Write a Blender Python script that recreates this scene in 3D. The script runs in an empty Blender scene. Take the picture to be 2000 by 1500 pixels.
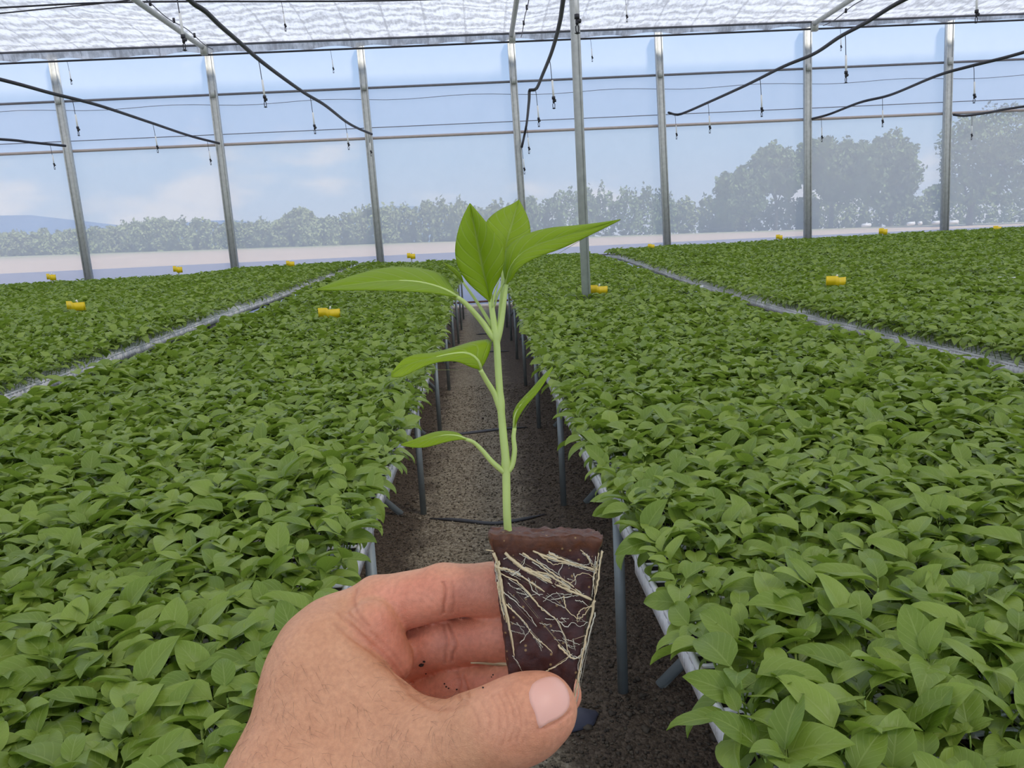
import bpy, math, random
import numpy as np
from mathutils import Vector, Matrix, noise
rng = np.random.default_rng(7)
random.seed(7)
sc = bpy.context.scene
COL = sc.collection
D = bpy.data
# ------------------------------------------------------------------ camera
F = 1540.0
CAM = np.array([0.0, 0.0, 1.6])
a = np.array([-63.0, -278.0, F]); n = np.array([450.0, (F * F - 63 * 450) / 278.0, F])
Yd = a / np.linalg.norm(a); Zd = -n / np.linalg.norm(n); Xd = np.cross(Yd, Zd)
M3 = np.array([Xd, Yd, Zd])                       # world = CAM + M3 @ cam


def c2w(p):
    return CAM + np.asarray(p, float) @ M3.T


def cpt(x, y, d):
    return np.array([(x - 1000.0) / F * d, (y - 750.0) / F * d, d])


def P(x, y, d):
    return c2w(cpt(x, y, d))


def onZ(x, y, z):
    r = M3 @ np.array([(x - 1000) / F, (y - 750) / F, 1.0])
    return CAM + r * ((z - CAM[2]) / r[2])


def onY(x, y, Y):
    r = M3 @ np.array([(x - 1000) / F, (y - 750) / F, 1.0])
    return CAM + r * ((Y - CAM[1]) / r[1])


def w2px(p):
    c = (np.asarray(p, float) - CAM) @ M3
    z = np.where(c[..., 2] > 1e-4, c[..., 2], 1e-4)
    return np.stack([1000 + F * c[..., 0] / z, 750 + F * c[..., 1] / z, c[..., 2]], -1)


cam = D.cameras.new('camera'); co = D.objects.new('camera', cam); COL.objects.link(co)
cam.sensor_width = 36; cam.lens = F / 2000 * 36; cam.clip_start = .01; cam.clip_end = 3000
mw = Matrix.Identity(4)
for r in range(3):
    mw[r][0] = M3[r][0]; mw[r][1] = -M3[r][1]; mw[r][2] = -M3[r][2]; mw[r][3] = CAM[r]
co.matrix_world = mw
sc.camera = co
cam.dof.use_dof = False

# ------------------------------------------------------------------ materials


class NT:
    def __init__(s, name):
        s.m = D.materials.new(name); s.m.use_nodes = True
        s.t = s.m.node_tree; s.t.nodes.clear()
        s.out = s.t.nodes.new('ShaderNodeOutputMaterial')

    def n(s, typ, inp=None, **kw):
        nd = s.t.nodes.new('ShaderNode' + typ)
        for k, v in kw.items():
            setattr(nd, k, v)
        for k, v in (inp or {}).items():
            if isinstance(v, bpy.types.NodeSocket):
                s.t.links.new(v, nd.inputs[k])
            else:
                nd.inputs[k].default_value = v
        return nd

    def ramp(s, fac, stops):
        nd = s.n('ValToRGB', {0: fac})
        e = nd.color_ramp.elements
        while len(e) < len(stops):
            e.new(.5)
        for q, (p, c) in zip(e, stops):
            q.position = p; q.color = (*c, 1) if len(c) == 3 else c
        return nd.outputs[0]

    def mix(s, fac, c1, c2, blend='MIX'):
        nd = s.n('Mix', data_type='RGBA', blend_type=blend)
        for i, v in ((0, fac), (6, c1), (7, c2)):
            if isinstance(v, bpy.types.NodeSocket):
                s.t.links.new(v, nd.inputs[i])
            else:
                nd.inputs[i].default_value = v if i == 0 else ((*v, 1) if len(v) == 3 else v)
        return nd.outputs[2]

    def noise(s, scale, detail=3, vec=None, rough=.5):
        i = {'Scale': scale, 'Detail': detail, 'Roughness': rough}
        if vec is not None:
            i['Vector'] = vec
        return s.n('TexNoise', i).outputs[0]

    def math(s, op, x, y=0.0, z=0.0):
        return s.n('Math', {0: x, 1: y, 2: z}, operation=op).outputs[0]

    def fin(s, sh, disp=None):
        s.t.links.new(sh, s.out.inputs[0])
        return s.m


def rgb(r, g, b):
    def f(c):
        c /= 255.
        return c / 12.92 if c < .04045 else ((c + .055) / 1.055) ** 2.4
    return (f(r), f(g), f(b))


def simple(name, col, rough=.6, metal=0., var=.12, nscale=8., bump=0., bscale=60.):
    t = NT(name)
    g = t.n('TexCoord').outputs['Object']
    nz = t.noise(nscale, 4, g)
    c = t.mix(nz, tuple(max(0, v * (1 - var)) for v in col), tuple(min(1, v * (1 + var)) for v in col))
    p = {'Base Color': c, 'Roughness': rough, 'Metallic': metal}
    if bump:
        p['Normal'] = t.n('Bump', {'Strength': bump, 'Distance': .01, 'Height': t.noise(bscale, 3, g)}).outputs[0]
    return t.fin(t.n('BsdfPrincipled', p).outputs[0])


def leaf_mat(name, dark, light, vein, trans=.35, rough=.45, far=None, vstr=.5):
    t = NT(name)
    uv = t.n('UVMap', uv_map='UVMap').outputs[0]
    sep = t.n('SeparateXYZ', {0: uv})
    u = t.math('SUBTRACT', t.math('MULTIPLY', sep.outputs[0], 2.0), 1.0)
    au = t.math('ABSOLUTE', u)
    v = sep.outputs[1]
    ph = t.math('SUBTRACT', t.math('MULTIPLY', v, 7.0), t.math('MULTIPLY', au, 2.2))
    tri = t.math('ABSOLUTE', t.math('SUBTRACT', t.math('FRACT', ph), .5))       # 0..0.5, vein where 0
    side = t.n('MapRange', {0: tri, 1: 0.0, 2: .13, 3: 1.0, 4: 0.0}, interpolation_type='SMOOTHSTEP').outputs[0]
    midr = t.n('MapRange', {0: au, 1: 0.0, 2: .09, 3: 1.0, 4: 0.0}, interpolation_type='SMOOTHSTEP').outputs[0]
    vn = t.math('MAXIMUM', t.math('MULTIPLY', side, .55), midr)
    at = t.n('Attribute', attribute_name='tint').outputs['Fac']
    oi = t.n('ObjectInfo').outputs['Random']
    rnd = t.math('FRACT', t.math('ADD', at, oi))
    obj = t.n('TexCoord').outputs['Object']
    nz = t.noise(35., 2, obj)
    fac = t.math('ADD', t.math('MULTIPLY', rnd, .7), t.math('MULTIPLY', nz, .3))
    c = t.mix(fac, dark, light)
    geo = t.n('NewGeometry').outputs['Backfacing']
    c = t.mix(t.math('MULTIPLY', vn, vstr), c, vein)
    c = t.mix(t.math('MULTIPLY', geo, .25), c, tuple(min(1, q * 1.25 + .02) for q in light))
    hgt = t.math('ADD', t.math('MULTIPLY', vn, -1.0), t.math('MULTIPLY', nz, .3))
    bp = t.n('Bump', {'Strength': .35, 'Distance': .0012, 'Height': hgt}).outputs[0]
    pr = t.n('BsdfPrincipled', {'Base Color': c, 'Roughness': rough, 'Normal': bp, 'Specular IOR Level': .35})
    tr = t.n('BsdfTranslucent', {'Color': t.mix(.5, c, (.35, .55, .04)), 'Normal': bp})
    mx = t.n('MixShader', {0: trans, 1: pr.outputs[0], 2: tr.outputs[0]})
    return t.fin(mx.outputs[0])


M = {}
M['leaf'] = leaf_mat('seedling_leaf', (.125, .20, .020), (.31, .40, .065), (.42, .51, .14), vstr=.4, rough=.38, trans=.28)
M['held_leaf'] = leaf_mat('held_leaf', (.33, .48, .012), (.46, .60, .025), (.60, .72, .20), trans=.5, vstr=.6, rough=.42)
M['stem'] = simple('green_stem', (.26, .40, .07), .45, var=.2, nscale=40)
M['held_stem'] = simple('pale_green_stem', (.50, .62, .17), .35, var=.15, nscale=120)
M['galv'] = simple('galvanised_steel', (.50, .51, .48), .55, .1, var=.25, nscale=14, bump=.05)
M['galv_dark'] = simple('bench_steel', (.30, .34, .34), .5, .3, var=.2, nscale=12)
M['rail'] = simple('weathered_rail', (.20, .19, .20), .6, .2, var=.2)
M['black'] = simple('black_plastic', (.028, .026, .032), .55, var=.2)
M['hose'] = simple('black_hose', (.05, .047, .05), .5, var=.4, nscale=20)
M['cable'] = simple('grey_cable', (.12, .12, .14), .5, .3)
M['foam'] = simple('white_polystyrene', (.86, .84, .83), .75, var=.10, nscale=25, bump=.2, bscale=300)
M['medium'] = simple('dark_growing_medium', (.028, .018, .013), .9, var=.7, nscale=200, bump=.6, bscale=500)
M['white'] = simple('white_plastic', (.85, .84, .80), .4, var=.05)
M['yellow'] = simple('yellow_card', (.86, .60, .01), .45, var=.08)
M['gold'] = simple('gold', (.95, .62, .12), .2, 1., var=.05)
M['pebble'] = None


def pebble_mat():
    t = NT('pebble_stone')
    at = t.n('Attribute', attribute_name='tint').outputs['Fac']
    c = t.ramp(at, [(0, (.045, .033, .023)), (.35, (.15, .115, .075)), (.7, (.30, .24, .16)), (1, (.46, .40, .30))])
    return t.fin(t.n('BsdfPrincipled', {'Base Color': c, 'Roughness': .7}).outputs[0])


M['pebble'] = pebble_mat()


def gravel_mat():
    t = NT('gravel_floor')
    g = t.n('TexCoord').outputs['Object']
    v = t.n('TexVoronoi', {'Vector': g, 'Scale': 62., 'Randomness': 1.})
    v2 = t.n('TexVoronoi', {'Vector': g, 'Scale': 140., 'Randomness': 1.})
    s = t.n('SeparateColor', {0: v.outputs['Color']}).outputs[0]
    s2 = t.n('SeparateColor', {0: v2.outputs['Color']}).outputs[1]
    f = t.math('ADD', t.math('MULTIPLY', s, .55), t.math('MULTIPLY', s2, .45))
    c = t.ramp(f, [(0, (.10, .078, .05)), (.45, (.34, .275, .18)), (.75, (.50, .42, .29)), (1, (.68, .60, .45))])
    big = t.noise(1.6, 3, g)
    c = t.mix(t.math('MULTIPLY', big, .5), c, t.mix(.5, c, (.20, .12, .07)))
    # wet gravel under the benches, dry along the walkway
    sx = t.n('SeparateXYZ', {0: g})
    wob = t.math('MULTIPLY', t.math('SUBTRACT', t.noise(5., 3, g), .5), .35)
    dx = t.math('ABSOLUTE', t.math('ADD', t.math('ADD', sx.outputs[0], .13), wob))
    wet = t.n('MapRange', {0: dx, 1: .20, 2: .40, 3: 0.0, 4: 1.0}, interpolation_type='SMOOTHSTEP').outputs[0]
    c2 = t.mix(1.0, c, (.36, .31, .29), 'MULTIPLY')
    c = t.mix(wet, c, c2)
    h = t.math('ADD', t.math('MULTIPLY', v.outputs['Distance'], -1.0), t.math('MULTIPLY', v2.outputs['Distance'], -.5))
    bp = t.n('Bump', {'Strength': .9, 'Distance': .008, 'Height': h}).outputs[0]
    return t.fin(t.n('BsdfPrincipled', {'Base Color': c, 'Roughness': .75, 'Normal': bp}).outputs[0])


def outside_mat():
    t = NT('sandy_ground')
    g = t.n('TexCoord').outputs['Object']
    y = t.n('SeparateXYZ', {0: g}).outputs[1]
    w = t.math('MULTIPLY', t.math('SUBTRACT', t.noise(.08, 4, g), .5), 16.)
    yy = t.math('ADD', y, w)
    f = t.n('MapRange', {0: yy, 1: 20., 2: 120., 3: 0., 4: 1.}).outputs[0]
    c = t.ramp(f, [(0, (.30, .31, .36)), (.14, (.34, .33, .36)), (.18, (.78, .55, .37)), (.42, (.72, .52, .36)), (.50, (.42, .40, .20)), (.65, (.25, .30, .10))])
    c = t.mix(t.math('MULTIPLY', t.noise(.35, 5, g), .8), c, t.mix(.6, c, (.30, .22, .16)))
    return t.fin(t.n('BsdfPrincipled', {'Base Color': c, 'Roughness': .9}).outputs[0])


def net_mat(name, col, transp, wave=None, tl=.5):
    t = NT(name)
    g = t.n('TexCoord').outputs['Object']
    nz = t.noise(3., 4, g)
    fac = transp
    if wave:
        # woven shade net: cross ribs and silver threads
        sx = t.n('SeparateXYZ', {0: g})
        w1 = t.n('TexWave', {'Vector': g, 'Scale': wave, 'Distortion': 9., 'Detail': 3., 'Detail Scale': 1.6, 'Detail Roughness': .7}, wave_type='BANDS', bands_direction='Y').outputs[1]
        mp_ = t.n('Mapping', {'Vector': g, 'Scale': (14., 5., 5.), 'Rotation': (0, 0, .5)}).outputs[0]
        n2 = t.noise(1., 5, mp_, .8)
        seam = t.n('MapRange', {0: t.math('FRACT', t.math('MULTIPLY', t.math('ADD', sx.outputs[0], t.math('MULTIPLY', n2, .12)), 1.15)), 1: 0., 2: .07, 3: -.22, 4: 0.}).outputs[0]
        k = t.math('ADD', seam, t.math('ADD', t.math('MULTIPLY', w1, .22), t.math('MULTIPLY', n2, .78)))
        fac = t.n('MapRange', {0: k, 1: .25, 2: .75, 3: transp * .35, 4: transp * 1.65}).outputs[0]
        c = t.mix(t.n('MapRange', {0: k, 1: .34, 2: .62, 3: 0., 4: 1.}).outputs[0], tuple(q * .50 for q in col), col)
    else:
        c = t.mix(nz, tuple(q * .93 for q in col), col)
    di = t.n('BsdfDiffuse', {'Color': c}); tr = t.n('BsdfTranslucent', {'Color': c})
    m1 = t.n('MixShader', {0: tl, 1: di.outputs[0], 2: tr.outputs[0]})
    tp = t.n('BsdfTransparent')
    m2 = t.n('MixShader', {0: fac, 1: m1.outputs[0], 2: tp.outputs[0]})
    return t.fin(m2.outputs[0])


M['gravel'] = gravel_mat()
M['outside'] = outside_mat()
M['roofnet'] = net_mat('woven_shade_net', (.74, .725, .71), .10, wave=.8, tl=.72)
M['valance'] = net_mat('shade_net_edge', (.80, .78, .76), .12, wave=.8, tl=.6)
M['net_up'] = net_mat('insect_net', (.88, .88, .92), .44)
M['net_mid'] = net_mat('insect_net_double', (.86, .86, .92), .34)
M['net_low'] = net_mat('insect_net_lower', (.92, .90, .87), .33)
M['skirt'] = net_mat('white_film', (.84, .83, .89), .06)

# ------------------------------------------------------------------ mesh helpers


def mesh_from(name, V, Q=None, T=None, uv=None, tint=None, mats=(), mi=None, smooth=False):
    V = np.asarray(V, np.float32).reshape(-1, 3)
    Q = np.zeros((0, 4), np.int32) if Q is None else np.asarray(Q, np.int32).reshape(-1, 4)
    T = np.zeros((0, 3), np.int32) if T is None else np.asarray(T, np.int32).reshape(-1, 3)
    me = D.meshes.new(name)
    me.vertices.add(len(V)); me.vertices.foreach_set('co', V.ravel())
    nl = len(Q) * 4 + len(T) * 3
    li = np.concatenate([Q.ravel(), T.ravel()]).astype(np.int32)
    me.loops.add(nl); me.loops.foreach_set('vertex_index', li)
    st = np.concatenate([np.arange(len(Q)) * 4, len(Q) * 4 + np.arange(len(T)) * 3]).astype(np.int32)
    me.polygons.add(len(st)); me.polygons.foreach_set('loop_start', st)
    if uv is not None:
        l = me.uv_layers.new(name='UVMap')
        l.data.foreach_set('uv', np.asarray(uv, np.float32)[li].ravel())
    if tint is not None:
        at = me.attributes.new('tint', 'FLOAT', 'POINT'); at.data.foreach_set('value', np.asarray(tint, np.float32))
    for m in mats:
        me.materials.append(m)
    if mi is not None:
        me.polygons.foreach_set('material_index', np.asarray(mi, np.int32))
    if smooth:
        me.polygons.foreach_set('use_smooth', np.ones(len(st), bool))
    me.update(calc_edges=True)
    me.validate()
    return me


class MB:
    def __init__(s):
        s.V = []; s.Q = []; s.n = 0; s.mi = []; s.t = []

    def add(s, V, Q, mi=0, tint=0.):
        V = np.asarray(V, float); Q = np.asarray(Q, int)
        s.V.append(V); s.Q.append(Q + s.n); s.n += len(V); s.mi.append(np.full(len(Q), mi)); s.t.append(np.full(len(V), tint))
        return s

    def box(s, c, d, rot=None, mi=0):
        c = np.asarray(c, float); d = np.asarray(d, float) / 2
        v = np.array([[x, y, z] for x in (-1, 1) for y in (-1, 1) for z in (-1, 1)], float) * d
        if rot is not None:
            v = v @ np.asarray(rot).T
        q = [[0, 1, 3, 2], [4, 6, 7, 5], [0, 4, 5, 1], [2, 3, 7, 6], [0, 2, 6, 4], [1, 5, 7, 3]]
        return s.add(v + c, q, mi)

    def tube(s, pts, rad, k=8, cap=True, mi=0, flat=1.0):
        pts = np.asarray(pts, float); m = len(pts)
        rad = np.broadcast_to(np.asarray(rad, float), (m,))
        tg = np.gradient(pts, axis=0); tg /= np.linalg.norm(tg, axis=1)[:, None] + 1e-12
        up = np.array([0, 0, 1.]) if abs(tg[0][2]) < .9 else np.array([1., 0, 0])
        nv = np.cross(tg[0], up); nv /= np.linalg.norm(nv)
        an = np.arange(k) / k * 2 * np.pi
        V = []
        for i in range(m):
            nv = nv - tg[i] * (nv @ tg[i]); nv /= np.linalg.norm(nv) + 1e-12
            b = np.cross(tg[i], nv)
            V.append(pts[i] + rad[i] * (np.cos(an)[:, None] * nv + flat * np.sin(an)[:, None] * b))
        V = np.concatenate(V)
        Q = [[i * k + j, i * k + (j + 1) % k, (i + 1) * k + (j + 1) % k, (i + 1) * k + j] for i in range(m - 1) for j in range(k)]
        if cap:
            V = np.concatenate([V, pts[:1], pts[-1:]])
            c0, c1 = m * k, m * k + 1
            for j in range(0, k, 2):
                Q.append([c0, (j + 2) % k, (j + 1) % k, j])
                o = (m - 1) * k
                Q.append([c1, o + j, o + j + 1, o + (j + 2) % k])
        return s.add(V, Q, mi)

    def mesh(s, name, mats, smooth=False):
        mi = np.concatenate(s.mi) if len(mats) > 1 else None
        return mesh_from(name, np.concatenate(s.V), np.concatenate(s.Q), mats=mats, mi=mi, smooth=smooth, tint=np.concatenate(s.t))

    def obj(s, name, mats, parent=None, smooth=False, origin=None):
        if not isinstance(mats, (list, tuple)):
            mats = [mats]
        if origin is not None:
            s.V = [v - np.asarray(origin) for v in s.V]
        o = link(name, s.mesh(name, mats, smooth), parent)
        if origin is not None:
            o.location = origin
        return o


def link(name, data, parent=None):
    o = D.objects.new(name, data); COL.objects.link(o)
    if parent is not None:
        o.parent = parent
    return o


def tag(o, label, cat, group=None, kind=None):
    o['label'] = label; o['category'] = cat
    if group:
        o['group'] = group
    if kind:
        o['kind'] = kind
    return o


def struct(o, label=None):
    o['kind'] = 'structure'
    if label:
        o['label'] = label
    return o


def empty(name, loc, label, cat, group=None):
    o = link(name, None); o.location = loc; o.empty_display_size = .02
    return tag(o, label, cat, group)


def crom(pts, m):
    """Catmull-Rom resample of points to m samples."""
    p = np.asarray(pts, float)
    if len(p) == 2:
        return p[0] + (p[1] - p[0]) * np.linspace(0, 1, m)[:, None]
    q = np.vstack([2 * p[0] - p[1], p, 2 * p[-1] - p[-2]])
    seg = np.linalg.norm(np.diff(p, axis=0), axis=1); cum = np.concatenate([[0], np.cumsum(seg)]); cum /= cum[-1]
    out = []
    for s in np.linspace(0, 1, m):
        i = min(len(p) - 2, max(0, np.searchsorted(cum, s, 'right') - 1))
        t = (s - cum[i]) / max(1e-9, cum[i + 1] - cum[i])
        a0, a1, a2, a3 = q[i:i + 4]
        out.append(.5 * (2 * a1 + (a2 - a0) * t + (2 * a0 - 5 * a1 + 4 * a2 - a3) * t * t + (3 * a1 - a0 - 3 * a2 + a3) * t ** 3))
    return np.array(out)


# ------------------------------------------------------------------ setting
YW = float(onZ(935, 600, 0)[1])                    # back wall
YP = YW - .12                                     # wall posts
def gridplane(x0, x1, nx, y0, y1, ny, zf):
    xs = np.linspace(x0, x1, nx + 1); ys = np.linspace(y0, y1, ny + 1)
    X, Yg = np.meshgrid(xs, ys)
    V = np.stack([X.ravel(), Yg.ravel(), zf(X, Yg).ravel()], 1)
    i = np.arange(nx); j = np.arange(ny)
    I, J = np.meshgrid(i, j); b = (J * (nx + 1) + I).ravel()
    return V, np.stack([b, b + 1, b + nx + 2, b + nx + 1], 1)


V, Q = gridplane(-24, 24, 48, -10, YW, 28, lambda x, y: 0 * x)
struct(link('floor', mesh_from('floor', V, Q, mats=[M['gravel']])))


def gz(x, y):
    t = np.clip((y - YW) / 50., 0, 1)
    return (1.72 - .019 * x) * t - .03 + .02 * (y > 69)


V, Q = gridplane(-260, 260, 60, YW, 420, 60, gz)
struct(link('ground', mesh_from('ground', V, Q, mats=[M['outside']])), 'sandy ground outside rising to the scrub')

# ceiling net with shallow sags between the beams
posts_px = [((103, 118), (175, 549)), ((405, 86), (460, 530)), ((703, 84), (743, 505)), ((997, 70), (1022, 440)),
            ((1285, 62), (1303, 482)), ((1577, 40), (1577, 467)), ((1855, 33), (1844, 455))]
post_w = [(onY(*p[0], YP), onY(*p[1], YP)) for p in posts_px]
bx = [post_w[1][0][0], post_w[3][0][0], post_w[5][0][0]]
bay = (bx[2] - bx[0]) / 2
eave = [onY(x, y, YW - .45) for x, y in ((0, 103), (650, 77), (1350, 48), (2000, 27))]
cabl = [onY(x, y, YW - .4) for x, y in ((0, 128), (650, 95), (1350, 63), (2000, 43))]
pe = np.polyfit([p[0] for p in eave], [p[2] for p in eave], 1)
pc = np.polyfit([p[0] for p in cabl], [p[2] for p in cabl], 1)


def zc(x, y):
    ph = (x - bx[0]) / bay
    return np.polyval(pe, x) + .22 * np.sin(np.pi * (ph - np.floor(ph))) * np.clip((YW - .45 - y) / 1.5, 0, 1) \
        + .012 * np.sin(y * 9.) + .01 * np.sin(x * 13 + y * 3)


V, Q = gridplane(-24, 24, 240, -12, YW - .45, 130, zc)
struct(link('ceiling', mesh_from('ceiling', V, Q, mats=[M['roofnet']], smooth=True)), 'white woven shade net ceiling')
# valance: net edge falling to the eave cable in scallops
xs = np.linspace(-24, 24, 1201)
top = np.stack([xs, np.full_like(xs, YW - .45), np.polyval(pe, xs)], 1)
ph = (xs * 1.05 + .3 * np.sin(xs * .7)); ph = ph - np.floor(ph)
low = np.stack([xs, np.full_like(xs, YW - .40), np.polyval(pc, xs) + .10 * np.sin(np.pi * ph) ** .6 * (.45 + .4 * np.sin(xs * .9 + 1) ** 2)], 1)
mid = (top + low) / 2; mid[:, 1] += .02 * np.sin(xs * 7)
V = np.concatenate([top, mid, low]); k = len(xs); i = np.arange(k - 1)
Q = np.concatenate([np.stack([i, i + 1, i + 1 + k, i + k], 1), np.stack([i + k, i + 1 + k, i + 1 + 2 * k, i + 2 * k], 1)])
tag(link('net_valance', mesh_from('net_valance', V, Q, mats=[M['valance']], smooth=True)), 'scalloped grey edge of the shade net hanging to the eave cable', 'net')

# back wall
def wallband(name, ztop, zbot, mat, y=YW):
    xs = np.linspace(-24, 24, 97)
    V = np.concatenate([np.stack([xs, np.full_like(xs, y), ztop(xs)], 1), np.stack([xs, np.full_like(xs, y), zbot(xs)], 1)])
    k = len(xs); i = np.arange(k - 1)
    return struct(link(name, mesh_from(name, V, np.stack([i, i + 1, i + 1 + k, i + k], 1), mats=[mat])))


def railfit(pts, Y):
    w = [onY(x, y, Y) for x, y in pts]
    return np.polyfit([p[0] for p in w], [p[2] for p in w], 1)


pA = railfit([(0, 203), (700, 172), (1350, 143), (2000, 115)], YP + .05)
pB = railfit([(0, 301), (700, 270), (1350, 244), (2000, 214)], YP + .05)
pS = railfit([(0, 536), (700, 499), (1350, 473), (2000, 440)], YP + .05)
wallband('wall_back', lambda x: 0 * x + 7.2, lambda x: np.polyval(pA, x), M['net_up'])
wallband('wall_back_middle', lambda x: np.polyval(pA, x), lambda x: np.polyval(pB, x), M['net_mid'])
wallband('wall_back_lower', lambda x: np.polyval(pB, x), lambda x: np.polyval(pS, x), M['net_low'])
wallband('wall_back_skirt', lambda x: np.polyval(pS, x), lambda x: 0 * x - .02, M['skirt'])


def rail(name, pf, r, mat, label, y=YP - .02, z0=0, cat='rail', wob=0):
    xs = np.linspace(-14, 15, 59)
    pts = np.stack([xs, np.full_like(xs, y), (np.polyval(pf, xs) if pf is not None else 0 * xs) + z0 + wob * np.sin(xs * .9) ** 2], 1)
    b = MB(); b.tube(pts, r, 8)
    return tag(b.obj(name, mat, smooth=True), label, cat)


YR = YW - .03
rail('wall_rail', pA, .028, M['rail'], 'thin dark steel rail crossing all wall posts high under the eave', YR)
rail('curtain_roller', pB, .034, simple('roller_pipe', (.50, .42, .38), .6, .1), 'brownish roller pipe along the back wall at mid height', YR)
pw1 = railfit([(0, 218), (300, 203), (700, 200), (1000, 174), (1350, 171), (1840, 146), (2000, 149)], YR)
pw2 = railfit([(0, 281), (700, 255), (1350, 216), (2000, 195)], YR)
rail('wall_wire', pw1, .006, M['rail'], 'thin wire just below the upper wall rail', YR, wob=-.06)
rail('wall_wire', pw2, .009, M['rail'], 'thin wire just above the brown roller pipe', YR)
rail('eave_cable', pc, .022, M['black'], 'black eave cable holding the scalloped net edge', YW - .42)
rail('eave_rail', pe, .025, M['cable'], 'grey eave rail at the bend of the shade net', YW - .47, z0=-.02)
pl = railfit([(655, 526), (720, 522), (1175, 497), (1215, 496)], YR)
rail('skirt_rail', pl, .02, M['rail'], 'dark rail across the white wall film behind the benches', YW - .05)
rail('base_rail', None, .025, simple('rusty_rail', (.18, .09, .07), .6, .2), 'rust brown pipe low on the back wall at the aisle end', YW - .06, z0=.14)
b = MB(); b.box((0, YW - .03, .035), (40, .1, .09))
tag(b.obj('wall_kerb', simple('white_kerb', (.80, .74, .70), .8)), 'white kerb at the foot of the back wall', 'kerb')

names_post = ['leftmost wall post where the shortest left black pipe ends', 'wall post tied to the second black pipe from the left',
              'wall post left of the seedling, end of the long black pipe', 'wall post rising behind the tip of the held seedling',
              'wall post just right of the freestanding aisle post', 'wall post in front of the row of big trees', 'rightmost wall post near the edge of the frame']
for (tp, bt), nm in zip(post_w, names_post):
    dv = (tp - bt); s = dv / dv[2]
    z1 = np.polyval(pe, tp[0]) - .02; foot = bt - s * bt[2]; head = bt + s * (z1 - bt[2])
    dirv = (head - foot); L = np.linalg.norm(dirv)
    e = empty('wall_post', foot, 'galvanised ' + nm, 'post', 'posts of the back wall')
    w = .17; dpt = .10
    b = MB()
    ax = dirv / L; rx = np.array([1, 0, 0.]) - ax * ax[0]; rx /= np.linalg.norm(rx); ry = np.cross(ax, rx)
    R = np.stack([rx, ry, ax], 1)
    b.box(dirv / 2, (w, dpt, L), R)
    b.obj('post', M['galv'], e)
    b = MB()
    for k in (-1, 1):
        b.box(dirv / 2 + R @ np.array([k * (w / 2 - .012), -dpt / 2 - .006, 0]), (.024, .014, L), R)
    b.obj('flange', M['galv'], e)
    b = MB(); zr = np.polyval(pA, tp[0]); b.box(dirv * (zr / head[2]) + np.array([0, -dpt / 2 - .02, 0]), (.10, .03, .16), R)
    b.obj('bracket', M['galv'], e)
    b = MB(); b.box(np.array([0, 0, .01]), (.26, .22, .02)); b.obj('base_plate', M['galv'], e)

# freestanding post in the right bench
pt0, pt1 = onY(1121, 0, 8.6), onY(1145, 573, 8.6)
dv = (pt0 - pt1); s = dv / dv[2]; foot = pt1 - s * pt1[2]; head = foot + s * (float(zc(pt0[0], 8.6)) - .06)
POSTX, POSTY = foot[0], foot[1]
e = empty('bench_post', foot, 'galvanised square post standing up through the right bench', 'post')
dirv = head - foot; L = np.linalg.norm(dirv); ax = dirv / L; rx = np.array([1, 0, 0.]) - ax * ax[0]; rx /= np.linalg.norm(rx); R = np.stack([rx, np.cross(ax, rx), ax], 1)
b = MB(); b.box(dirv / 2, (.088, .088, L), R); b.obj('post', M['galv'], e)
b = MB(); b.box(dirv / 2 + R @ np.array([.034, -.048, 0]), (.02, .01, L), R); b.obj('flange', M['galv'], e)
b = MB(); b.box((0, 0, .008), (.18, .18, .016)); b.obj('base_plate', M['galv'], e)

# roof beams with net wire
bl = ['left', 'middle', 'right']
for i, x in enumerate(bx):
    e = empty('roof_beam', (x, YW - .5, 0), ['roof beam under the shade net running to the second left wall post', 'roof beam under the net above the held seedling',
              'roof beam under the net meeting the wall before the big trees'][i], 'beam', 'roof beams')
    ys = np.linspace(0, -26, 53)
    z = np.polyval(pe, x) + 0 * ys
    b = MB(); b.tube(np.stack([0 * ys, ys, z - .07], 1), .055, 8); b.obj('beam', M['galv'], e, smooth=True)
    wy = np.linspace(0, -26, 160); wz = np.interp(-wy, -ys, z)
    b = MB(); b.tube(np.stack([0 * wy + .22, wy, wz - .12 + .03 * np.sin(wy * 3)], 1), .010, 6); b.obj('wire', M['cable'], e, smooth=True)
    for k in range(1, 22):
        q = k * 7; b = MB(); b.tube([(.22, wy[q], wz[q] - .15), (.22, wy[q], wz[q] - .06)], .025, 6)
        b.obj('clip', M['black'], e)
    b = MB(); b.box((.02, .02, z[0] - .12), (.14, .12, .22)); b.obj('bracket', M['galv'], e)
# cross cables under the net (top edge of the picture)
for pts, lab, r in (([(-150, 22), (0, 15), (254, 4), (700, 2), (1000, -6), (1400, -18)], 'dark cross cable under the shade net along the top edge', .017),
                    ([(-150, 38), (0, 26), (120, 14), (213, 5), (300, -6)], 'lower cross cable meeting the top cable at the left', .013)):
    w = [onZ(x, y, 6.30) for x, y in pts]
    b = MB(); b.tube(crom(w, 40), r, 6); tag(b.obj('cross_cable', M['black'], smooth=True), lab, 'cable', 'cross cables under the net')

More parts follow.
